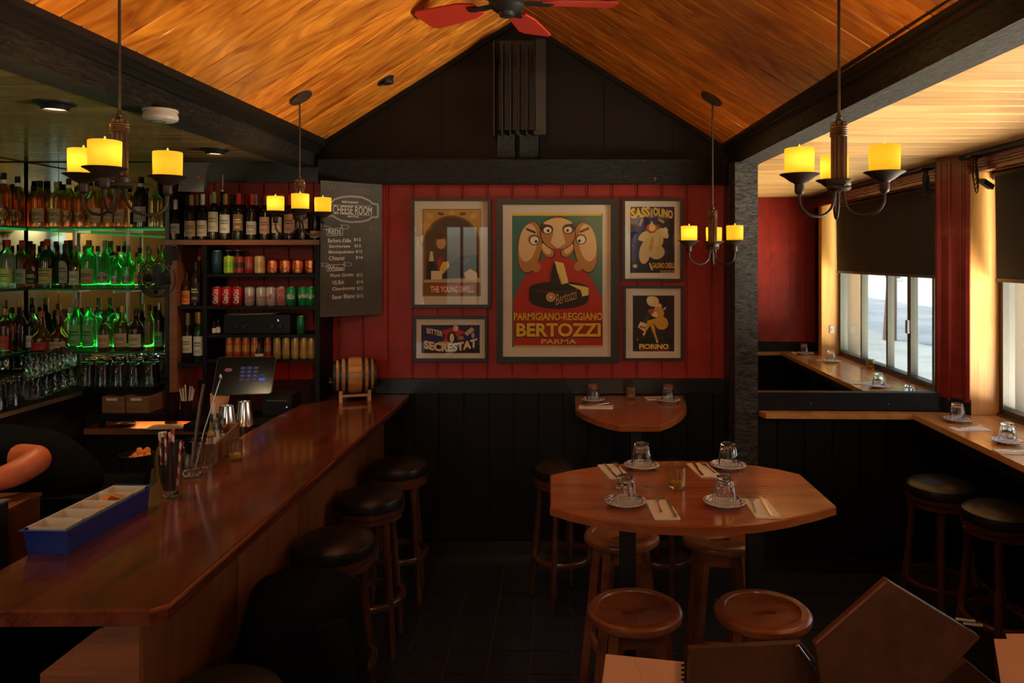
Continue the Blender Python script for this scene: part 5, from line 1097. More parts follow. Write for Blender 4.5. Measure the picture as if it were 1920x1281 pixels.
for i, (x0, y0, x1, y1, zt__) in enumerate(((-.018, -.012, -.030, -.022, .235), (-.006, -.018, -.004, -.030, .245), (.004, -.014, .008, -.024, .240), (.012, -.010, .020, -.018, .250), (.0, .005, .004, .0, .242), (.024, -.004, .044, -.012, .205))):
    B().tube([(x0 + (x1 - x0) * (.45 if i < 5 else 0), y0 + (y1 - y0) * (.45 if i < 5 else 0), .12 if i < 5 else .024), (x1, y1, zt__)], .0042, 7).part('striped_straw', stm, t)
# crystal mixing glass with muddler and bar spoon
p = onbar(361, 893); t = thing('mixing_glass', 'cut crystal mixing glass holding muddler and bar spoon', 'glass', p)
b = B(); N_ = 28; v = []; f = []
for i in range(13):
    zz = .012 + .135 * i / 12
    for k_ in range(N_): a = 2 * PI * k_ / N_ + (i % 2) * PI / N_; r = .036 + .006 * i / 12 + (.0016 if (k_ + i // 2) % 2 else -.0012); v.append((r * math.cos(a), r * math.sin(a), zz))
for i in range(12):
    for k_ in range(N_): f.append((i * N_ + k_, i * N_ + (k_ + 1) % N_, (i + 1) * N_ + (k_ + 1) % N_, (i + 1) * N_ + k_))
b.add(v, f); b.lathe([(.030, 0), (.034, .002), (.035, .012)], N_, cap1=False); b.lathe([(.042, .147), (.038, .148), (.032, .026), (.0, .024)], N_, cap0=False, cap1=False); b.part('glass_body', clear_glass, t, 20)
md = thing('muddler', 'long wooden muddler leaning in the crystal mixing glass', 'muddler', p + Vector((-.005, 0, .030))); B().tube([(-.004, 0, 0), (.006, .01, .06), (.022, .03, .26), (.030, .045, .335)], [.011, .010, .008, .007], 10).part('stick', turned_wood, md)
sp_ = thing('bar_spoon', 'twisted steel bar spoon leaning in the crystal mixing glass', 'spoon', p + Vector((.012, -.004, .028))); B().tube([(0, 0, 0), (.03, .012, .15), (.085, .04, .36)], .0026, 7).lathe([(.004, 0), (.007, .012), (.003, .024)], 10, T(.085, .04, .355)).part('stem', steel, sp_)
p = onbar(383, 878); t = thing('mixing_glass', 'second cut glass tumbler half hidden behind the crystal mixing glass', 'glass', p); B().lathe([(.028, 0), (.031, .003), (.038, .135), (.0355, .136), (.028, .02), (.0, .018)], 14, cap1=False).part('glass_body', clear_glass, t, 20)
# garnish pail with peel, behind the caddy
p = W(256, 912, .8515); t = thing('garnish_pail', 'dark round pail with orange peel behind the straw glass', 'pail', p)
B().lathe([(.050, 0), (.054, .003), (.072, .15), (.073, .152), (.069, .152), (.052, .01), (.0, .008)], 26, cap1=False).part('pail_body', black_plastic, t)
b = B()
for i in range(16):
    a = i * 2.4; r = .042 * math.sqrt(i / 16); b.lathe([(.002, -.012), (.014, -.004), (.016, .006), (.004, .014)], 7, T(r * math.cos(a) + .02, r * math.sin(a), .135 + .012 * (i % 3)) @ R(i, 'X'))
o = b.part('orange_peel', orange_m, t); o['kind'] = 'stuff'; b = B().lathe([(.0515, .0085), (.066, .13)], 20); b.part('filling', black_plastic, t)
p = W(300, 905, .8515); t = thing('juice_bottle', 'clear pale bottle behind the straw glass', 'bottle', W(304, 908, .8515)); B().lathe([(.030, 0), (.034, .004), (.034, .14), (.015, .19), (.014, .24)], 16).part('glass_body', GL['pale'], t); B().lathe([(.017, .225), (.016, .245)], 12).part('cap', CAP['white'], t)
# wooden tray of bitters
p0 = W(405, 871, HB); p1 = W(449, 826, HB); yw = math.atan2(p1.y - p0.y, p1.x - p0.x) - PI / 2; ln = (p1 - p0).length
t = thing('bitters_tray', 'narrow wooden tray holding bitters bottles on the bar', 'tray', p0, yw)
w_t = .055; hB_ = .085
B().box((-w_t, 0, 0), (0, ln, .008)).part('bottom_panel', crate_wood, t, 0)
for lo, hi in (((-w_t, 0, .008), (0, .008, hB_)), ((-w_t, ln - .008, .008), (0, ln, hB_)), ((-w_t, .008, .008), (-w_t + .007, ln - .008, hB_)), ((-.007, .008, .008), (0, ln - .008, hB_))): B().box(lo, hi).part('side_panel', crate_wood, t, 0)
def loc_tray(x, y): return t.matrix_basis @ Vector((x, y, .0085)) if False else Vector((p0.x + x * math.cos(yw) - y * math.sin(yw), p0.y + x * math.sin(yw) + y * math.cos(yw), HB + .0085))
def bitters(x, y, h, r, gm, cm, lab, label, capz=.86):
    q = thing('bitters_bottle', label, 'bottle', loc_tray(x, y), yw, 'bitters in the wooden tray')
    B().lathe([(r * .9, 0), (r, .005), (r, h * .56), (r * .5, h * .70), (r * .34, h * .76), (r * .32, h * .9)], 16).part('glass_body', gm, q); B().lathe([(r * .42, h * capz), (r * .42, h * .985), (r * .34, h)], 12).part('cap', cm, q)
    if lab: B().lathe([(r * 1.015, h * .12), (r * 1.015, h * .5)], 18, cap0=False, cap1=False).part('label', lab, q)
bitters(-.028, .035, .20, .019, GL['pale'], CAP['black'], paper, 'pale labelled bitters bottle at the near end of the tray'); bitters(-.028, .082, .235, .019, GL['clear'], CAP['white'], paper, 'tall bitters bottle with white sleeve in the tray', .70)
bitters(-.028, .13, .15, .019, GL['clear'], CAP['black'], paper, 'short clear bitters bottle with black cap in the tray'); bitters(-.028, .18, .17, .019, GL['brown'], CAP['black'], paper, 'brown bitters bottle at the far end of the tray')
# votive glass builder (ribbed)
def votive(p, label, s=1.0, mat=None):
    q = thing('votive_glass', label, 'candle glass', p, 0, 'ribbed votive glasses'); b = B(); N_ = 48; v = []; f = []; pr = [(.027, 0), (.030, .004), (.0315, .008), (.0325, .076), (.0315, .080)]
    for r, z in pr:
        for k_ in range(N_): a = 2 * PI * k_ / N_; rr = (r + (.0011 if k_ % 4 < 2 else -.0008) * (1 if .007 < z < .078 else 0)) * s; v.append((rr * math.cos(a), rr * math.sin(a), z * s))
    for i in range(len(pr) - 1):
        for k_ in range(N_): f.append((i * N_ + k_, i * N_ + (k_ + 1) % N_, (i + 1) * N_ + (k_ + 1) % N_, (i + 1) * N_ + k_))
    f.append(tuple(range(N_ - 1, -1, -1))); b.add(v, f); b.lathe([(.0315 * s, .080 * s), (.029 * s, .080 * s), (.028 * s, .012 * s), (.0, .010 * s)], N_, cap0=False, cap1=False)
    b.part('glass_body', mat or fluted_glass, q, 25); B().lathe([(.0, .0105 * s), (.0255 * s, .0105 * s), (.0258 * s, .026 * s), (.0, .0265 * s)][1:3], 20).part('wax', plain('wax' + label[:8], (.62, .42, .16), .5), q)
    return q
votive(onbar(440, 862), 'ribbed amber votive glass on the bar beside the bitters tray')
# shakers on the service rail
def shaker(p, label, h=.185, r=.046):
    q = thing('cocktail_shaker', label, 'shaker', p, 0, 'steel cocktail shakers'); B().lathe([(r * .95, 0), (r, .004), (r * .99, h * .34)], 26, cap1=False).part('tin_base', chrome, q); B().lathe([(r * .995, h * .34), (r * 1.02, h * .345), (r * .99, h * .36), (r * .70, h), (r * .66, h), (r * .66, h - .004), (.0, h - .004)], 26, cap0=False, cap1=False).part('tin_upper', chrome, q)
shaker(Vector((X(458, 358), F / 358, .9855)), 'steel cocktail shaker standing alone on the service rail'); shaker(Vector((X(425, 366), F / 366, .9855)), 'steel cocktail shaker behind the bitters bottles', .18)
q = thing('jigger_tin', 'short steel tin with wide rim behind the bitters tray', 'tin', Vector((X(407, 383), F / 383, .9855))); B().lathe([(.034, 0), (.036, .003), (.040, .10), (.042, .145), (.040, .145), (.034, .006), (.0, .005)], 24, cap1=False).part('cup_body', chrome, q)
q = thing('wire_caddy', 'small pale wire rack between the two steel shakers', 'rack', Vector((X(446, 352), F / 352 + .05, .9855)))
b = B()
for z in (.004, .055, .10): b.tube([(-.025, -.02, z), (.025, -.02, z), (.025, .02, z), (-.025, .02, z)], .0022, 5, closed=True)
for x in (-.025, .025):
    for y in (-.02, .02): b.tube([(x, y, 0), (x, y, .10)], .0022, 5)
b.part('wire_frame', brass, q)
# barrel on its stand
s = 300; bp_ = Vector((X(665, s), F / s, HB)); t = thing('wooden_barrel', 'small oak barrel with dark hoops on a wooden stand at the bar end', 'barrel', bp_, .30)
LB = .25; BR = .112; zc = .152
prof = [(BR * (.80 + .20 * math.sin(PI * (i / 10))), -LB / 2 + LB * i / 10) for i in range(11)]
MBR = T(0, 0, zc) @ R(PI / 2, 'Y')
for k_ in range(20):                                            # staves
    a0, a1 = 2 * PI * k_ / 20 + .006, 2 * PI * (k_ + 1) / 20 - .006; v = []
    for r, z in prof:
        for a in (a0, a1): v.append((r * math.cos(a), r * math.sin(a), z))
        for a in (a1, a0): v.append(((r - .012) * math.cos(a), (r - .012) * math.sin(a), z))
    f = [(0, 3, 2, 1), (40, 41, 42, 43)]
    for i in range(10):
        for j in range(4): f.append((4 * i + j, 4 * i + (j + 1) % 4, 4 * i + 4 + (j + 1) % 4, 4 * i + 4 + j))
    B().add(v, f, MBR).part('stave', barrel_wood, t, 30)
for zz in (-LB / 2 + .012, LB / 2 - .012): B().lathe([(BR * .82, zz - .004), (BR * .82, zz + .004)], 26, MBR).part('barrel_head', barrel_wood, t)
for u in (.02, .15, .30, .70, .85, .98):
    r = BR * (.80 + .20 * math.sin(PI * u)) + .0015; B().lathe([(r - .002, -LB / 2 + LB * u - .009), (r + .001, -LB / 2 + LB * u - .009), (r + .001, -LB / 2 + LB * u + .009), (r - .002, -LB / 2 + LB * u + .009)], 30, MBR, cap0=False, cap1=False).part('hoop', black_metal, t)
B().tube([(-LB / 2, 0, zc - .04), (-LB / 2 - .03, 0, zc - .04)], .008, 8).tube([(-LB / 2 - .02, 0, zc - .04), (-LB / 2 - .02, 0, zc - .01)], .005, 6).part('tap', turned_wood, t)
for x in (-.085, .085):
    b = B(); pg = [(-.095, 0), (-.07, 0), (-.055, .03), (.055, .03), (.07, 0), (.095, 0), (.095, .07), (.06, .062), (.0, .048), (-.06, .062), (-.095, .07)]
    b.add([(x - .01, a, c) for a, c in pg] + [(x + .01, a, c) for a, c in pg], [(0, 1, 2, 9, 10), (2, 3, 8, 9), (3, 4, 5, 6, 7, 8)] + [tuple(reversed([j + 11 for j in q])) for q in ((0, 1, 2, 9, 10), (2, 3, 8, 9), (3, 4, 5, 6, 7, 8))] + [(i, 11 + i, 11 + (i + 1) % 11, (i + 1) % 11) for i in range(11)]); b.part('stand_cradle', barrel_wood, t, 0)
for y in (-.075, .075): B().box((-.09, y - .008, .030), (.09, y + .008, .044)).part('stand_rail', barrel_wood, t, 0)
# wooden block and black bin behind the near end of the bar
b_ = W(40, 1100, .8515); t = thing('wooden_crate', 'brown wooden crate behind the near end of the bar', 'crate', (-1.925, 2.50, .8515), .06)
B().box((-.10, -.06, 0), (.10, .14, .225)).part('crate_body', barfront_wood, t, 0); B().box((-.105, -.065, .2255), (.105, .145, .238)).part('lid', barfront_wood, t, 0)
t = thing('ice_bin', 'black square bin with metal rim beside the wooden crate', 'bin', (-1.82, 2.34, .8515)); B().box((-.09, -.05, 0), (.07, .04, .295)).part('bin_body', black_plastic, t, 0); B().box((-.094, -.054, .295), (.074, .044, .301)).part('rim', steel, t, 0)
# =====================================================================  STOOLS
def turned_leg():
    pr = [(.012, 0), (.0155, .006), (.017, .03), (.013, .045), (.016, .055), (.014, .062), (.019, .10), (.0205, .30), (.018, .40), (.0155, .41), (.019, .425), (.015, .44), (.0185, .47), (.0185, .50), (.014, .52), (.019, .535), (.0145, .55), (.019, .57), (.021, .58), (.021, .655)]
    return B().lathe(pr, 12)
ME_TLEG = []
def lean(bm, dx, dy, h):       # shear a vertical leg so the foot stands further out than the top
    return [(x + dx * (1 - z / h), y + dy * (1 - z / h), z) for x, y, z in bm.v]
def cushion_stool(x, y, label, rz=.4, group='black cushioned bar stools'):
    t = thing('bar_stool', label, 'stool', (x, y, 0), rz, group)
    if not ME_TLEG:
        for k_ in range(4):
            a = PI / 4 + k_ * PI / 2; m = turned_leg(); ca_, sa = math.cos(a), math.sin(a); vs_ = lean(m, .055 * ca_, .055 * sa, .655); m.v = [(x_ + .128 * ca_, y_ + .128 * sa, z_) for x_, y_, z_ in vs_]; ME_TLEG.append(m.mesh('leg', turned_wood))
        ME_TLEG.append(B().lathe([(.0, .700), (.150, .700), (.164, .706), (.168, .722), (.162, .748), (.140, .764), (.08, .772), (.0, .774)][1:], 32).mesh('cushion', leather))
        ME_TLEG.append(B().lathe([(.150, .645), (.160, .648), (.160, .668), (.156, .672), (.166, .676), (.168, .698), (.150, .700)], 32).mesh('seat_frame', turned_wood))
        ME_TLEG.append(B().lathe([(.150, .238), (.172, .238), (.176, .246), (.176, .262), (.172, .268), (.150, .268), (.150, .238)], 32, cap0=False, cap1=False).mesh('foot_ring', turned_wood))
    for m, n_ in zip(ME_TLEG, ('leg', 'leg', 'leg', 'leg', 'cushion', 'seat_frame', 'foot_ring')): put(n_, m, t)
    return t
for i, (x, y) in enumerate(((-.905, 4.24), (-.925, 3.69), (-.925, 3.10), (-.875, 2.55), (-.905, 1.99))):
    cushion_stool(x, y, ('round black cushioned bar stool at the far end of the bar', 'black cushioned bar stool at the bar, second from the back wall', 'black cushioned bar stool at the bar, third from the back wall', 'bar stool at the bar with a black jacket hung over it', 'black cushioned bar stool at the near end of the bar')[i], .12 - .06 * i)
cushion_stool(.03, 4.20, 'black cushioned stool at the wall table, by its rounded corner', .5); cushion_stool(.60, 4.20, 'black cushioned stool at the wall table, hidden behind the large table', .9)
cushion_stool(1.985, 3.87, 'black cushioned stool at the window counter, nearer the mirror', .35); cushion_stool(2.06, 3.47, 'black cushioned stool at the window counter, farther from the mirror', .2)
# wooden stools with a hand hole
def saddle_seat():
    N_ = 40; b = B(); rings = []
    def hole(sc_):
        o = []
        for k_ in range(N_):
            a = 2 * PI * k_ / N_; u = math.cos(a); x = .046 * u * sc_ + (.004 * (sc_ - 1)) ; y = .0135 * math.sin(a) * (1 + .25 * abs(u)) * (1 + (sc_ - 1) * 3) + .008 * math.sin(u * 2.2); o.append((x, y))
        return o
    circ = lambda r: [(r * math.cos(2 * PI * k_ / N_), r * math.sin(2 * PI * k_ / N_)) for k_ in range(N_)]
    for r, z in ((.120, 0), (.150, .002), (.160, .010), (.1625, .020), (.160, .030), (.152, .037), (.146, .0385), (.1265, .0385), (.1245, .0335), (.110, .0295), (.085, .0265)): rings.append([(x, y, z) for x, y in circ(r)])
    for sc_, z in ((1.12, .0245), (1.0, .0225), (.97, -.012)): rings.append([(x, y, z) for x, y in hole(sc_)])
    v = [p for r in rings for p in r]; f = []
    n = len(rings)
    for i in range(n - 1):
        for k_ in range(N_): f.append((i * N_ + k_, i * N_ + (k_ + 1) % N_, (i + 1) * N_ + (k_ + 1) % N_, (i + 1) * N_ + k_))
    return b.add(v, f)
ME_WS = saddle_seat().mesh('seat', stool_wood, 28)
ME_WL = []
hS = .700
for k_ in range(4):
    a = PI / 4 + k_ * PI / 2; ca_, sa = math.cos(a), math.sin(a); m = B().box((-.019, -.019, 0), (.019, .019, hS), R(a)); vs_ = lean(m, .085 * ca_, .085 * sa, hS); m.v = [(x_ + .105 * ca_, y_ + .105 * sa, z_) for x_, y_, z_ in vs_]; ME_WL.append(m.mesh('leg', stool_wood, 0))
def ws_pt(k_, z): a = PI / 4 + k_ * PI / 2; r = .105 + .085 * (1 - z / hS); return Vector((r * math.cos(a), r * math.sin(a), z))
def rail(k_, z, hgt, th_):
    p, q = ws_pt(k_, z), ws_pt((k_ + 1) % 4, z); d = (q - p); ln_ = d.length; d.normalize(); m = Matrix(((d.x, -d.y, 0, p.x), (d.y, d.x, 0, p.y), (0, 0, 1, z), (0, 0, 0, 1))); return B().box((.018, -th_ / 2, 0), (ln_ - .018, th_ / 2, hgt), m)
ME_AP = [rail(k_, hS - .06, .058, .018).mesh('apron', stool_wood, 0) for k_ in range(4)]
ME_RL = [rail(k_, .19 if k_ % 2 == 0 else .25, .032, .018).mesh('stretcher', stool_wood, 0) for k_ in range(4)]
def wood_stool(x, y, rz, label):
    t = thing('wooden_stool', label, 'stool', (x, y, 0), rz, 'wooden stools with hand holes')
    put('seat', ME_WS, t, (0, 0, hS))
    for k_ in range(4): put('leg', ME_WL[k_], t); put('apron', ME_AP[k_], t); put('stretcher', ME_RL[k_], t)
p = W(1190, 1140, .735); wood_stool(p.x, p.y, .12, 'reddish wooden stool with hand hole, in front of the large table, nearer the bar')
p = W(1430, 1143, .735); wood_stool(p.x, p.y, -.15, 'worn wooden stool with hand hole, in front of the large table, nearer the windows')
p = W(1166, 1005, .735); wood_stool(p.x, p.y + .02, .2, 'wooden stool under the large table beside its first black column')
p = W(1352, 1010, .735); wood_stool(p.x, p.y + .02, -.1, 'wooden stool under the large table beside its second black column')
# jacket over the fourth bar stool
t = thing('black_jacket', 'black jacket draped over a bar stool seat', 'jacket', (-.875, 2.55, .012)); b = B(); N_ = 36; v = []; f = []
for i in range(14):
    u = i / 13
    for k_ in range(N_):
        a = 2 * PI * k_ / N_; side = max(0, math.cos(a - .3)); drop = .22 + .26 * side + .05 * math.sin(3 * a)
        if u < .45: q = u / .45; r = .19 * math.sin(q * PI / 2) + .004 * math.sin(5 * a) * q; z = .805 - .05 * q ** 3 + .012 * math.sin(2 * a + 3 * q) * q
        else: q = (u - .45) / .55; r = .19 + .035 * q + .016 * q * math.sin(7 * a + 1.5 * math.sin(2 * a)) + .006 * math.sin(5 * a); z = .755 - drop * q + .008 * math.sin(6 * a)
        v.append((r * math.cos(a) * (.90 if math.cos(a) < 0 else 1), r * math.sin(a), z))
for i in range(13):
    for k_ in range(N_): f.append((i * N_ + k_, (i + 1) * N_ + k_, (i + 1) * N_ + (k_ + 1) % N_, i * N_ + (k_ + 1) % N_))
b.add(v, f); o = b.part('jacket_body', black_cloth, t, 80)
b = B().tube([(.16, -.20, .76), (.19, -.225, .66), (.21, -.225, .52), (.215, -.21, .40)], [.05, .052, .048, .042], 12); b.part('sleeve', black_cloth, t, 80)
# =====================================================================  TABLES AND SETTINGS
HT = 1.04
def smooth(pts, it=1):
    return pts
def table_outline(px, h): return [(W(a, b_, h).x, W(a, b_, h).y) for a, b_ in px]
ol = [(1031, 949), (1070, 961), (1120, 972), (1180, 980.5), (1240, 985), (1300, 987), (1360, 986), (1420, 981.5), (1480, 972), (1530, 960), (1568, 948.5), (1501, 889.5), (1465, 881), (1420, 873.5), (1370, 868), (1320, 865), (1270, 864), (1220, 865.5), (1170, 869), (1120, 874.5), (1070, 882), (1031.5, 891)]
o2 = table_outline(ol, HT); cx = sum(p[0] for p in o2) / len(o2); cy = sum(p[1] for p in o2) / len(o2)
t = thing('pub_table', 'large tall wooden table with clipped ends, set for four', 'table', (cx, cy, 0))
B().prism([(x - cx, y - cy) for x, y in o2], HT - .032, HT, ch=.005).part('tabletop', table_wood, t, 20)
for px in (1173, 1405):
    s = 478; xx = X(px, s) - cx; c = B().box((xx - .029, -.029, .014), (xx + .029, .029, HT - .045)).part('column', black_metal, t, 0)
    B().box((xx - .09, -.10, 0), (xx + .09, .10, .014)).part('base_plate', black_metal, t, 0); B().box((xx - .12, -.12, HT - .045), (xx + .12, .12, HT - .0325)).part('top_plate', black_metal, t, 0)
HW = 1.035
ol = [(1079, 768), (1095, 777), (1118, 786.5), (1140, 793), (1162, 797.5), (1237, 797.5), (1258, 790), (1275, 780), (1286, 769), (1288, 760), (1283, 745.5), (1078, 745.5)]
o2 = table_outline(ol, HW); o2 = [(x, min(y, YB - .036)) if i < 10 else (x, YB - .036) for i, (x, y) in enumerate(o2)]; cx = sum(p[0] for p in o2) / len(o2); cy = sum(p[1] for p in o2) / len(o2)
t = thing('wall_table', 'small half-round wooden table fixed to the black wall, set for two', 'table', (cx, cy, 0)); B().prism([(x - cx, y - cy) for x, y in o2], HW - .034, HW, ch=.005).part('tabletop', table_wood, t, 20)
B().box((-.03, -.05, .012), (.03, .01, HW - .035)).part('column', black_metal, t, 0); B().box((-.2, -.2, 0), (.2, .16, .012)).part('base_plate', black_metal, t, 0)
# window counter and ledge
HC = .985
t = thing('window_counter', 'honey coloured wooden counter along the side window', 'counter', (1.229, AY, 0), ATH)
B().prism([(.915, VN + .01), (1.405, VN + .01), (1.405, -2.60), (1.405, -.125), (UJ + .001, -.125), (UJ - .015, -.120), (UM + .0, -.026), (.915, -.026)], HC - .032, HC, ch=.004).part('counter_top', counter_wood, t, 20)
B().box((.95, VN + .02, HC - .10), (.975, -.03, HC - .033)).part('apron', black_paint, t, 0)
t = thing('mirror_ledge', 'narrow wooden ledge below the wall mirror', 'ledge', (1.229, AY, 0), ATH)
B().prism([(.012, -.026), (.035, -.105), (.912, -.105), (.912, -.026)], HC - .033, HC, ch=.004).part('ledge_top', counter_wood, t, 20)
t = thing('near_ledge', 'narrow wooden ledge on the alcove near wall, seen in the mirror', 'ledge', (1.229, AY, 0), ATH); B().box((.0, VN + .005, HC - .033), (.91, VN + .085, HC)).part('ledge_top', counter_wood, t, 0)
# crockery
def facet_tumbler():
    N_ = 18; pr_o = [(.0425, 0), (.0425, .010), (.0405, .030), (.0335, .074), (.0335, .078), (.0300, .080), (.0295, .092), (.0275, .095)]; pr_i = [(.0400, .0002), (.0380, .030), (.0300, .076), (.0260, .086)]
    b = B(); v = []; f = []
    for i, (r, z) in enumerate(pr_o):
        for k_ in range(N_): a = 2 * PI * k_ / N_; rr = r * (.962 if (k_ % 2 and 1 < i < 4) else 1); v.append((rr * math.cos(a), rr * math.sin(a), z))
    for r, z in pr_i:
        for k_ in range(N_): a = 2 * PI * k_ / N_; v.append((r * math.cos(a), r * math.sin(a), z))
    o_ = len(pr_o) * N_
    def q(i0, i1):
        for k_ in range(N_): f.append((i0 + k_, i0 + (k_ + 1) % N_, i1 + (k_ + 1) % N_, i1 + k_))
    for i in range(len(pr_o) - 1): q(i * N_, (i + 1) * N_)
    f.append(tuple((len(pr_o) - 1) * N_ + k_ for k_ in range(N_)))
    for i in range(len(pr_i) - 1): q(o_ + (i + 1) * N_, o_ + i * N_)
    f.append(tuple(o_ + (len(pr_i) - 1) * N_ + N_ - 1 - k_ for k_ in range(N_))); q(o_, 0)
    return b.add(v, f)
ME_TUM = facet_tumbler().mesh('glass_body', clear_glass, 18)
def plate_mat():
    m, nt, N, L_, b = _new('blue_white_china'); tc = N.new('ShaderNodeTexCoord'); sp2 = N.new('ShaderNodeSeparateXYZ'); L_.new(tc.outputs['Object'], sp2.inputs[0])
    vl = N.new('ShaderNodeVectorMath'); vl.operation = 'LENGTH'; mm = N.new('ShaderNodeCombineXYZ'); L_.new(sp2.outputs[0], mm.inputs[0]); L_.new(sp2.outputs[1], mm.inputs[1]); L_.new(mm.outputs[0], vl.inputs[0])
    vo = N.new('ShaderNodeTexNoise'); vo.inputs['Scale'].default_value = 85; vo.inputs['Detail'].default_value = 3; L_.new(tc.outputs['Object'], vo.inputs['Vector'])
    r1 = N.new('ShaderNodeValToRGB'); r1.color_ramp.interpolation = 'CONSTANT'; e = r1.color_ramp.elements; e[0].color = (0, 0, 0, 1); e[1].position = .60; e[1].color = (1, 1, 1, 1); x = e.new(.66); x.color = (0, 0, 0, 1); x = e.new(.72); x.color = (1, 1, 1, 1); x = e.new(.95); x.color = (0, 0, 0, 1)
    sc_ = N.new('ShaderNodeMath'); sc_.operation = 'MULTIPLY'; sc_.inputs[1].default_value = 1 / .0765; L_.new(vl.outputs['Value'], sc_.inputs[0]); L_.new(sc_.outputs[0], r1.inputs[0])
    th2 = N.new('ShaderNodeMath'); th2.operation = 'GREATER_THAN'; th2.inputs[1].default_value = .50; L_.new(vo.outputs['Fac'], th2.inputs[0]); ml = N.new('ShaderNodeMath'); ml.operation = 'MULTIPLY'; L_.new(th2.outputs[0], ml.inputs[0]); L_.new(r1.outputs[0], ml.inputs[1])
    mx = N.new('ShaderNodeMix'); mx.data_type = 'RGBA'; L_.new(ml.outputs[0], mx.inputs[0]); mx.inputs[6].default_value = (.72, .70, .66, 1); mx.inputs[7].default_value = (.07, .10, .34, 1); L_.new(mx.outputs[2], b.inputs[0]); _set(b, rough=.15, coat=.3); return m
china = plate_mat()
ME_PLATE = B().lathe([(.040, .0), (.043, .003), (.055, .006), (.072, .014), (.0745, .0165), (.0735, .018), (.070, .0165), (.052, .0088), (.042, .0065), (.0, .006)], 40, cap1=False).mesh('saucer', china)
ME_NAP = B().prism(rrect(.088, .20, .004, 2), 0, .0022).prism(rrect(.086, .198, .004, 2), .0024, .0042).mesh('napkin', cloth_white, 30)
def fork_mesh():
    b = B(); pg = [(-.0035, 0), (.0035, 0), (.0045, .012), (.0028, .05), (.0026, .10), (.005, .118), (.011, .130), (.0118, .140), (-.0118, .140), (-.011, .130), (-.005, .118), (-.0026, .10), (-.0028, .05), (-.0045, .012)]
    b.prism(pg, 0, .0022)
    for x in (-.0100, -.0034, .0034, .0100): b.prism([(x - .0016, .138), (x + .0016, .138), (x + .0011, .188), (x - .0011, .188)], .0005, .0022)
    return b
def knife_mesh(): return B().prism([(-.0048, 0), (.0048, 0), (.0058, .03), (.0042, .085), (.0046, .095), (.0095, .12), (.0105, .16), (.008, .195), (.002, .208), (-.003, .208), (-.0045, .10), (-.0042, .085), (-.0058, .03)], 0, .0028)
ME_FORK = fork_mesh().mesh('fork', silver, 30); ME_KNIFE = knife_mesh().mesh('knife', silver, 30)
def setting(h, plate, gl, nap, knife, fork, who, group):
    """pixels: plate/glass centres; napkin, knife and fork as (far end, near end) points"""
    e = .0006
    p = W(*plate, h); o = put('saucer', ME_PLATE, None, (p.x, p.y, h + e)); tag(o, 'blue and white saucer under a glass, ' + who, 'saucer', 'saucers ' + group)
    g = put('tumbler', ME_TUM, None, (p.x, p.y, h + .0106) if gl is None else (W(*gl, h).x, W(*gl, h).y, h + .0106), (0, 0, rnd.random())); tag(g, 'upturned clear tumbler on a saucer, ' + who, 'glass', 'tumblers ' + group)
    def lay(seg, z, L_):
        a, b_ = W(*seg[0], h), W(*seg[1], h); d = a - b_; yaw = math.atan2(d.y, d.x) - PI / 2; m = (a + b_) / 2; return m, yaw
    if nap: m, yaw = lay(nap, 0, 0); o = put('napkin', ME_NAP, None, (m.x, m.y, h + e), (0, 0, yaw)); tag(o, 'folded cream paper napkin under cutlery, ' + who, 'napkin', 'napkins ' + group)
    for seg, me, nm, L_ in ((knife, ME_KNIFE, 'knife', .208), (fork, ME_FORK, 'fork', .188)):
        if seg:
            m, yaw = lay(seg, 0, 0); o = put('table_' + nm, me, None, (m.x + math.sin(yaw) * L_ / 2, m.y - math.cos(yaw) * L_ / 2, h + .0054), (0, 0, yaw)); tag(o, 'silver %s lying on a napkin, %s' % (nm, who), nm, nm + ' ' + group)
G = 'on the large table'
setting(HT, (1173, 947), None, ((1230, 937), (1254, 979)), ((1246, 934), (1269, 976)), ((1226, 925), (1243, 973)), 'large table front, nearer the bar', G)
setting(HT, (1358, 948), None, ((1413, 935), (1444, 976)), ((1424, 934), (1449, 973)), ((1405, 926), (1419, 970)), 'large table front, nearer the windows', G)
setting(HT, (1203, 878), None, ((1138, 872), (1164, 898)), ((1131, 872), (1158, 900)), ((1154, 872), (1166, 890)), 'large table rear, nearer the bar', G)
setting(HT, (1365, 878), None, ((1305, 870), (1334, 896)), ((1296, 868), (1318, 895)), ((1315, 870), (1338, 888)), 'large table rear, nearer the windows', G)
q = W(1269, 916, HT); q.z += .0006; votive(q, 'ribbed amber votive glass in the middle of the large table')
G = 'on the wall table'
setting(HW, (1112, 753), None, ((1087, 763.5), (1147, 764.5)), ((1090, 762), (1146, 762.5)), ((1096, 764), (1140, 758)), 'wall table, nearer the bar', G)
setting(HW, (1253, 754), None, ((1218, 748), (1262, 747)), ((1220, 749.5), (1266, 748.5)), None, 'wall table, nearer the windows', G)
q = W(1183, 747.5, HW); q.z += .0006; q.y = min(q.y, YB - .075); votive(q, 'ribbed amber votive glass at the back of the wall table', .9)
G = 'on the window counter'
setting(HC, (1795, 791), None, ((1785, 806), (1852, 805)), None, ((1790, 805), (1845, 799)), 'window counter, nearest the mirror', G)
setting(HC, (1889, 832), None, ((1872, 848), (1945, 850)), ((1880, 850), (1950, 851)), None, 'window counter, second from the mirror', G)
def set_world(x, y, who):
    def px(x_, y_): s = F / y_; return (VX + x_ * s, VY + (H - HC) * s)
    setting(HC, px(x, y), None, (px(x - .08, y - .10), px(x + .10, y - .10)), None, (px(x - .07, y - .10), px(x + .09, y - .095)), who, G)
set_world(2.33, 2.45, 'window counter, third from the mirror'); set_world(2.24, 1.90, 'window counter, farthest from the mirror')
votive(Vector((2.54, 2.85, HC + .0006)), 'pale votive glass on the window counter against the window, seen in the mirror')
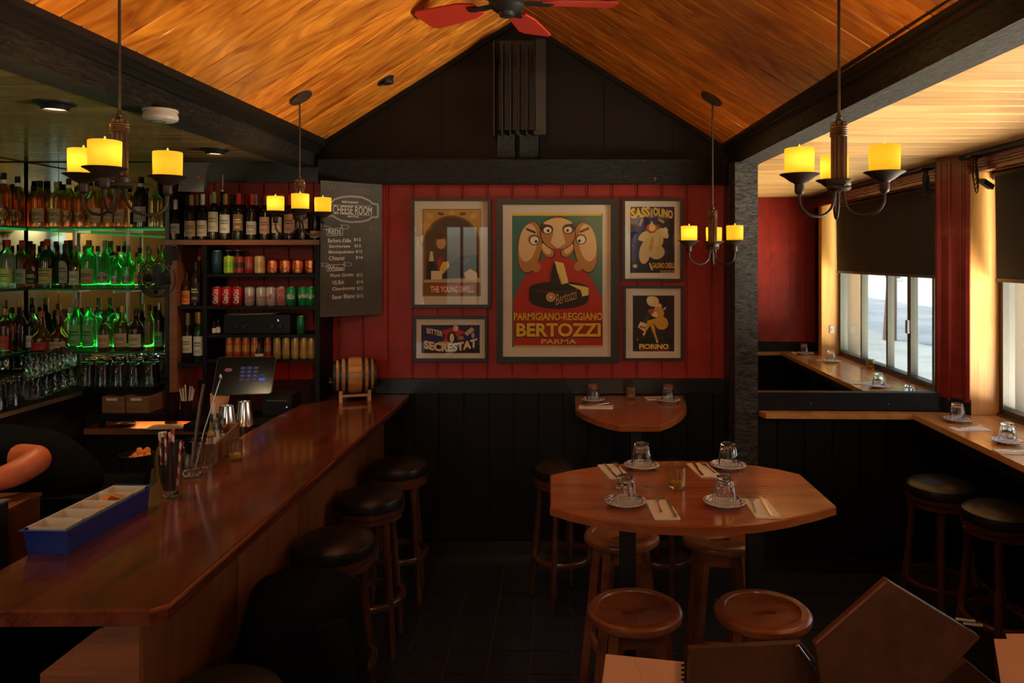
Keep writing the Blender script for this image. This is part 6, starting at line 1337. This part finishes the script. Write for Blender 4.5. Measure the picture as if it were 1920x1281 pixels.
# =====================================================================  PERSON BEHIND THE BAR
def skin_body(name, joints, edges, parent, mat, root=0, sub=2):
    me = D.meshes.new(name); me.from_pydata([j[0] for j in joints], edges, []); me.materials.append(mat)
    o = D.objects.new(name, me); C.objects.link(o); o.parent = parent
    md = o.modifiers.new('skin', 'SKIN'); md.use_smooth_shade = True
    for i, j in enumerate(joints):
        r = j[1] if isinstance(j[1], tuple) else (j[1], j[1]); me.skin_vertices[0].data[i].radius = r; me.skin_vertices[0].data[i].use_root = (i == root)
    ss = o.modifiers.new('sub', 'SUBSURF'); ss.levels = sub; ss.render_levels = sub
    return o
PO = Vector((-2.28, 3.05, 0))
t = thing('person', 'person in a black shirt bending over behind the bar, bare forearm lit orange', 'person', PO)
def L_(x, y, z): return (x - PO.x, y - PO.y, z)
pel = L_(-2.00, 3.10, .93); sp1 = L_(-2.10, 3.08, 1.05); ch = L_(-2.27, 3.05, 1.135); nk = L_(-2.46, 2.99, 1.15); hd0 = L_(-2.54, 2.95, 1.13); hd1 = L_(-2.63, 2.90, 1.09)
shR = L_(-2.28, 2.86, 1.15); elR = P(82, 858, 520); elR = L_(elR.x, elR.y, elR.z); frR = P(22, 893, 540); frR = L_(frR.x, frR.y, frR.z); wrR = P(-62, 915, 555); wrR = L_(wrR.x, wrR.y, wrR.z); haR = P(-105, 925, 560); haR = L_(haR.x, haR.y, haR.z)
shL = L_(-2.34, 3.22, 1.12); elL = L_(-2.48, 3.24, .98); wrL = L_(-2.52, 3.02, .90); haL = L_(-2.53, 2.95, .885)
hpA = L_(-2.00, 3.00, .88); knA = L_(-2.05, 2.99, .48); anA = L_(-2.00, 3.01, .08); toA = L_(-2.11, 2.98, .04); hpB = L_(-2.00, 3.18, .88); knB = L_(-2.05, 3.20, .48); anB = L_(-2.00, 3.20, .08); toB = L_(-2.11, 3.21, .04)
J = [(pel, (.15, .12)), (sp1, (.16, .12)), (ch, (.16, .13)), (nk, .06), (hd0, .07), (hd1, .092), (shR, .07), (elR, .050), (frR, .047), (wrR, .030), (haR, .034), (shL, .07), (elL, .047), (wrL, .03), (haL, .034), (hpA, .10), (knA, .062), (anA, .04), (toA, .035), (hpB, .10), (knB, .062), (anB, .04), (toB, .035)]
E = [(0, 1), (1, 2), (2, 3), (3, 4), (4, 5), (2, 6), (6, 7), (7, 8), (8, 9), (9, 10), (2, 11), (11, 12), (12, 13), (13, 14), (0, 15), (15, 16), (16, 17), (17, 18), (0, 19), (19, 20), (20, 21), (21, 22)]
skin_body('body', J, E, t, skin_mat)
mid = lambda a, c, u: tuple(a[i] + (c[i] - a[i]) * u for i in range(3))
slR = mid(shR, elR, .78); slL = mid(shL, elL, .8)
skin_body('shirt', [(mid(pel, sp1, -.55), (.19, .16)), (sp1, (.20, .155)), (ch, (.20, .165)), (mid(ch, nk, .72), .085), (shR, .098), (slR, .082), (shL, .095), (slL, .075)], [(0, 1), (1, 2), (2, 3), (2, 4), (4, 5), (2, 6), (6, 7)], t, black_cloth)
skin_body('trousers', [(pel, (.175, .145)), (hpA, .118), (knA, .08), (mid(knA, anA, .95), .062), (hpB, .118), (knB, .08), (mid(knB, anB, .95), .062)], [(0, 1), (1, 2), (2, 3), (0, 4), (4, 5), (5, 6)], t, black_cloth)
for a, to in ((anA, toA), (anB, toB)): skin_body('shoe', [(mid(a, to, -.35), .048), (mid(a, to, .4), .05), (mid(a, to, 1.2), .045)], [(0, 1), (1, 2)], t, leather)
hc = Vector(hd1)
B().lathe([(.0, -.02), (.088, -.02), (.102, .03), (.098, .07), (.07, .105), (.0, .118)][1:], 20, T(*hc) @ R(-.25, 'Y')).part('hair', hair_mat, t)
fa = Vector((-.35, -.05, -.93)).normalized()                    # looking down at the work
fb = fa.cross(Vector((0, 1, 0))).normalized()
def fp(a, y, d): return hc + fb * a + Vector((0, y, 0)) + fa * d
B().lathe([(.004, -.02), (.013, -.008), (.012, .004), (.003, .018)], 10, T(*fp(-.005, 0, .092))).part('nose', skin_mat, t)
for y in (-.033, .033): B().lathe([(.002, -.008), (.009, -.004), (.009, .004), (.002, .008)], 10, T(*fp(.02, y, .082))).part('eye', white_tray, t)
for y in (-.092, .092): B().lathe([(.006, -.024), (.014, -.01), (.014, .012), (.006, .026)], 8, T(*fp(0, y, .0))).part('ear', skin_mat, t)
B().tube([fp(-.045, -.02, .080), fp(-.047, 0, .086), fp(-.045, .02, .080)], .005, 6).part('mouth', cherry_m, t)
for hnd, wr in ((haR, wrR), (haL, wrL)):
    d = (Vector(hnd) - Vector(wr)).normalized(); up = Vector((0, 0, 1)); sd = d.cross(up).normalized(); up = sd.cross(d); h0 = Vector(hnd)
    for i in range(4):
        o_ = (i - 1.5) * .019; ln = (.068, .078, .074, .058)[i]
        skin_body('finger', [(h0 + sd * o_ * .8 + d * .01, .011), (h0 + sd * o_ + d * .045, .0098), (h0 + sd * o_ * 1.1 + d * (.045 + ln * .45) - up * .012, .009), (h0 + sd * o_ * 1.1 + d * (.045 + ln * .8) - up * .034, .0078)], [(0, 1), (1, 2), (2, 3)], t, skin_mat, 0, 1)
    skin_body('thumb', [(h0 - sd * .02 - d * .01, .013), (h0 - sd * .045 + d * .02 - up * .01, .011), (h0 - sd * .052 + d * .05 - up * .02, .009)], [(0, 1), (1, 2)], t, skin_mat, 0, 1)
# =====================================================================  NEAR STAND WITH MENUS
t = thing('menu_stand', 'dark wooden stand below the picture edge holding the menus', 'stand', (.62, 1.30, 0))
B().box((-.62, -.22, .90), (.50, .22, .93)).box((-.55, -.15, 0), (.43, .15, .90)).part('stand_body', black_paint, t, 0)
for y in (-.16, .02, .19): B().box((-.60, y - .006, .9302), (.48, y + .006, 1.0)).part('divider', black_paint, t, 0)
def sheet(name, label, cat, pts, s, th_, mat, group=None, extra=None, zmin=.9305):
    """upright leaf given by photo pixels at scale s; runs down to the stand"""
    q = [(X(a, s), Z(b_, s)) for a, b_ in pts]; cx_ = sum(p[0] for p in q) / len(q); y = F / s
    o = thing(name, label, cat, (cx_, y, zmin), 0, group); n = len(q)
    b = B().add([(x - cx_, 0, max(z, zmin) - zmin) for x, z in q] + [(x - cx_, th_, max(z, zmin) - zmin) for x, z in q], [tuple(range(n - 1, -1, -1)), tuple(range(n, 2 * n))] + [(i, (i + 1) % n, n + (i + 1) % n, n + i) for i in range(n)])
    b.part('cover' if th_ > .004 else 'leaf', mat, o, 0)
    return o, (lambda a, b_, dy=0: (X(a, s) - cx_, dy, Z(b_, s) - zmin))
edge_orange = plain('worn_leather_edge', (.16, .04, .012), .5)
o, q = sheet('leather_menu', 'brown leather menu standing on its corner, large diamond at the lower right', 'menu', [(1667, 1092), (1838, 1196), (1700, 1345), (1640, 1420), (1560, 1420), (1530, 1214)], 1100, .022, brown_leather)
B().tube([q(1664, 1094, .004), q(1532, 1210, .004)], .0035, 6).part('spine_edge', edge_orange, o, label='orange worn spine edge')
for a, c, d, e in ((1808, 1178, 1846, 1182), (1822, 1186, 1860, 1190)): B().tube([q(a, c, .03), q(d, e, .03)], .0028, 8).part('metal_post', steel, o)
o, q = sheet('leather_menu', 'dark brown leather menu standing beside the diamond shaped one', 'menu', [(1292, 1218), (1503, 1208), (1562, 1281), (1600, 1480), (1285, 1480)], 1030, .014, brown_leather)
for a, c, d, e in ((1493, 1208, 1528, 1256), (1522, 1236, 1572, 1284)): B().tube([q(a, c, -.006), q(d, e, -.006)], .0032, 8).part('metal_post', steel, o)
o, q = sheet('leather_menu', 'brown leather menu edge showing under the diamond shaped one', 'menu', [(1752, 1290), (1812, 1240), (1885, 1300), (1885, 1480), (1752, 1480)], 1000, .012, brown_leather)
o, q = sheet('paper_menu', 'warm-tinted paper menu leaf with perforated edge at the bottom', 'paper', [(1136, 1228), (1283, 1243), (1279, 1490), (1106, 1490)], 985, .0012, tinted)
b = B()
for i in range(9): p = q(1281, 1248 + i * 9, -.0012); b.box((p[0] - .004, p[1], p[2] - .0018), (p[0] + .003, p[1] + .0008, p[2] + .0018))
b.part('perforation', black_plastic, o, 0); B().tube([q(1188, 1234, -.0008), q(1212, 1300, -.0008)], .0006, 4).part('fold_line', tinted, o)
o, q = sheet('paper_menu', 'warm-tinted paper menu leaf with stepped corner at the lower right corner', 'paper', [(1864, 1200), (1889, 1200), (1886, 1190), (1990, 1190), (1990, 1460), (1905, 1460)], 1120, .0012, tinted)
# =====================================================================  SIDE WINDOW FITTINGS
t = thing('roller_shade', 'black roller shade drawn half down over the side window', 'shade', (1.229, AY, 0), ATH)
uS = UF - .026
B().tube([(uS, -.14, 2.415), (uS, -2.60, 2.415)], .022, 12).part('roller_tube', black_metal, t)
b = B(); n = 26
for i in range(n):
    v0, v1 = -.165 - 2.41 * i / n, -.165 - 2.41 * (i + 1) / n; w0, w1 = .0025 * math.sin(i * 1.7), .0025 * math.sin((i + 1) * 1.7); b.add([(uS - .021 + w0 * .2, v0, 2.41), (uS - .021 + w1 * .2, v1, 2.41), (uS - .012 + w1, v1, 1.80), (uS - .012 + w0, v0, 1.80), (uS - .0195 + w0 * .2, v0, 2.41), (uS - .0195 + w1 * .2, v1, 2.41), (uS - .0105 + w1, v1, 1.80), (uS - .0105 + w0, v0, 1.80)], [(0, 1, 2, 3), (7, 6, 5, 4)])
b.part('fabric', shade_fabric, t, 80); B().box((uS - .018, -2.575, 1.782), (uS - .006, -.165, 1.804)).part('hem_bar', black_metal, t, 0)
for v in (-.135, -2.605): B().box((uS - .02, v - .004, 2.39), (uS + .02, v + .004, 2.44)).part('bracket', black_metal, t, 0)
t = thing('track_conduit', 'black conduit strip along the top of the window wall', 'conduit', (1.229, AY, 0), ATH); B().box((UJ - .045, -2.85, 2.512), (UJ - .022, -.03, 2.534)).part('strip', black_metal, t, 0)
t = thing('hanging_adapter', 'grey power adapter hanging on looped black cable by the window casing', 'adapter', (1.229, AY, 0), ATH)
va = -.30; ua = UJ - .05
B().box((ua - .05, va - .02, 2.500), (ua + .02, va + .02, 2.5115)).part('plug_mount', black_metal, t, 0)
b = B()
for k_ in range(4):
    pth = []
    for i in range(15):
        a = 2 * PI * i / 14; pth.append((ua - .02 + .014 * math.sin(a) + .006 * k_ * math.sin(a * .5), va + .004 * (k_ - 1.5), 2.43 + .062 * math.cos(a) - .012 * k_ * (1 - math.cos(a))))
    b.tube(pth, .0032, 6)
b.tube([(ua - .0, va, 2.50), (ua - .01, va, 2.46), (ua - .012, va - .004, 2.40), (ua + .01, va - .02, 2.355)], .004, 6); b.part('cable', black_plastic, t)
B().box((-.042, -.018, -.014), (.042, .018, .014), T(ua + .035, va - .03, 2.345) @ R(.45, 'Y') @ R(.4, 'Z')).part('adapter_body', grey_plastic, t, 0)
t = thing('light_switch', 'small white switch plate on the far window jamb, seen in the mirror', 'switch', (1.229, AY, 0), ATH); B().box((UJ + .08, -2.632 + .002, 1.20), (UJ + .12, -2.622 + .0, 1.27)).part('plate', white_plastic, t, 0); B().box((UJ + .094, -2.622, 1.225), (UJ + .106, -2.617, 1.245)).part('toggle', white_plastic, t, 0)
# =====================================================================  STREET
fac = plain('white_building', (.72, .70, .66), .8, noise=.05, nscale=.6)
t = thing('white_building', 'pale building across the street, seen through the side window', 'building', (14, -8, -.1)); B().box((0, -40, 0), (6, 45, 7)).part('wall', fac, t, 0)
wing = plain('street_window_dark', (.10, .12, .14), .15)
for i in range(14):
    f_ = B().box((-.06, -38 + 6 * i, 1.0), (0, -36 + 6 * i, 2.8)).part('window', fac, t, 0); B().box((-.065, -37.9 + 6 * i, 1.1), (-.06, -36.1 + 6 * i, 2.7)).part('pane', wing, f_, 0)
leafm = plain('leaves', (.16, .34, .05), .6, noise=.4, nscale=4)
def leaves(b, c, r, n, sz):
    for i in range(n):
        d = Vector((rnd.gauss(0, 1), rnd.gauss(0, 1), rnd.gauss(0, 1))).normalized() * r * rnd.random() ** .4; p = Vector(c) + d; m = T(*p) @ R(rnd.random() * 6) @ R(rnd.random() * 3, 'X'); b.add([(-sz, 0, 0), (0, -sz * .45, 0), (sz, 0, 0), (0, sz * .45, 0)], [(0, 1, 2, 3)], m)
s = 150; px_ = X(1925, s)
t = thing('street_planter', 'white planter box with green bush on the pavement outside', 'planter', (px_, F / s, -.03)); B().add([(-.55, -.55, 0), (.55, -.55, 0), (.55, .55, 0), (-.55, .55, 0), (-.62, -.62, .62), (.62, -.62, .62), (.62, .62, .62), (-.62, .62, .62)], [(0, 3, 2, 1), (4, 5, 6, 7), (0, 1, 5, 4), (1, 2, 6, 5), (2, 3, 7, 6), (3, 0, 4, 7)]).part('box', plain('planter_white', (.70, .68, .63), .8), t, 0)
b = B(); leaves(b, (0, 0, 1.0), .55, 500, .09); o = b.part('foliage', leafm, t, 0); o['kind'] = 'stuff'
for i, (x, y) in enumerate(((8.3, 12.5), (7.1, -9.0))):
    t = thing('street_tree', ('leafy street tree beyond the planter', 'leafy street tree seen in the mirror through the window')[i], 'tree', (x, y, -.06)); B().tube([(0, 0, 0), (.05, 0, 1.4), (-.05, .1, 2.6), (0, 0, 3.6)], [.16, .12, .10, .06], 10).part('trunk', plain('bark%d' % i, (.16, .10, .06), .9), t)
    b = B(); leaves(b, (0, 0, 3.8 - i * .2), 1.7, 1500, .16); o = b.part('foliage', leafm, t, 0); o['kind'] = 'stuff'
# rest small things a hair above what carries them
for o in C.objects:
    if o.parent is None and o.get('category') in ('bottle', 'can', 'mug', 'glass', 'box', 'tin', 'rack', 'shaker', 'tablet', 'printer', 'receiver', 'cup', 'book', 'tray', 'caddy', 'barrel', 'candle glass', 'crate', 'bin', 'pail', 'paper', 'menu', 'person', 'stool', 'planter', 'tree', 'building'):
        if o.get('category') != 'glass' or 'saucer' not in o.get('label', ''): o.location.z += .0008
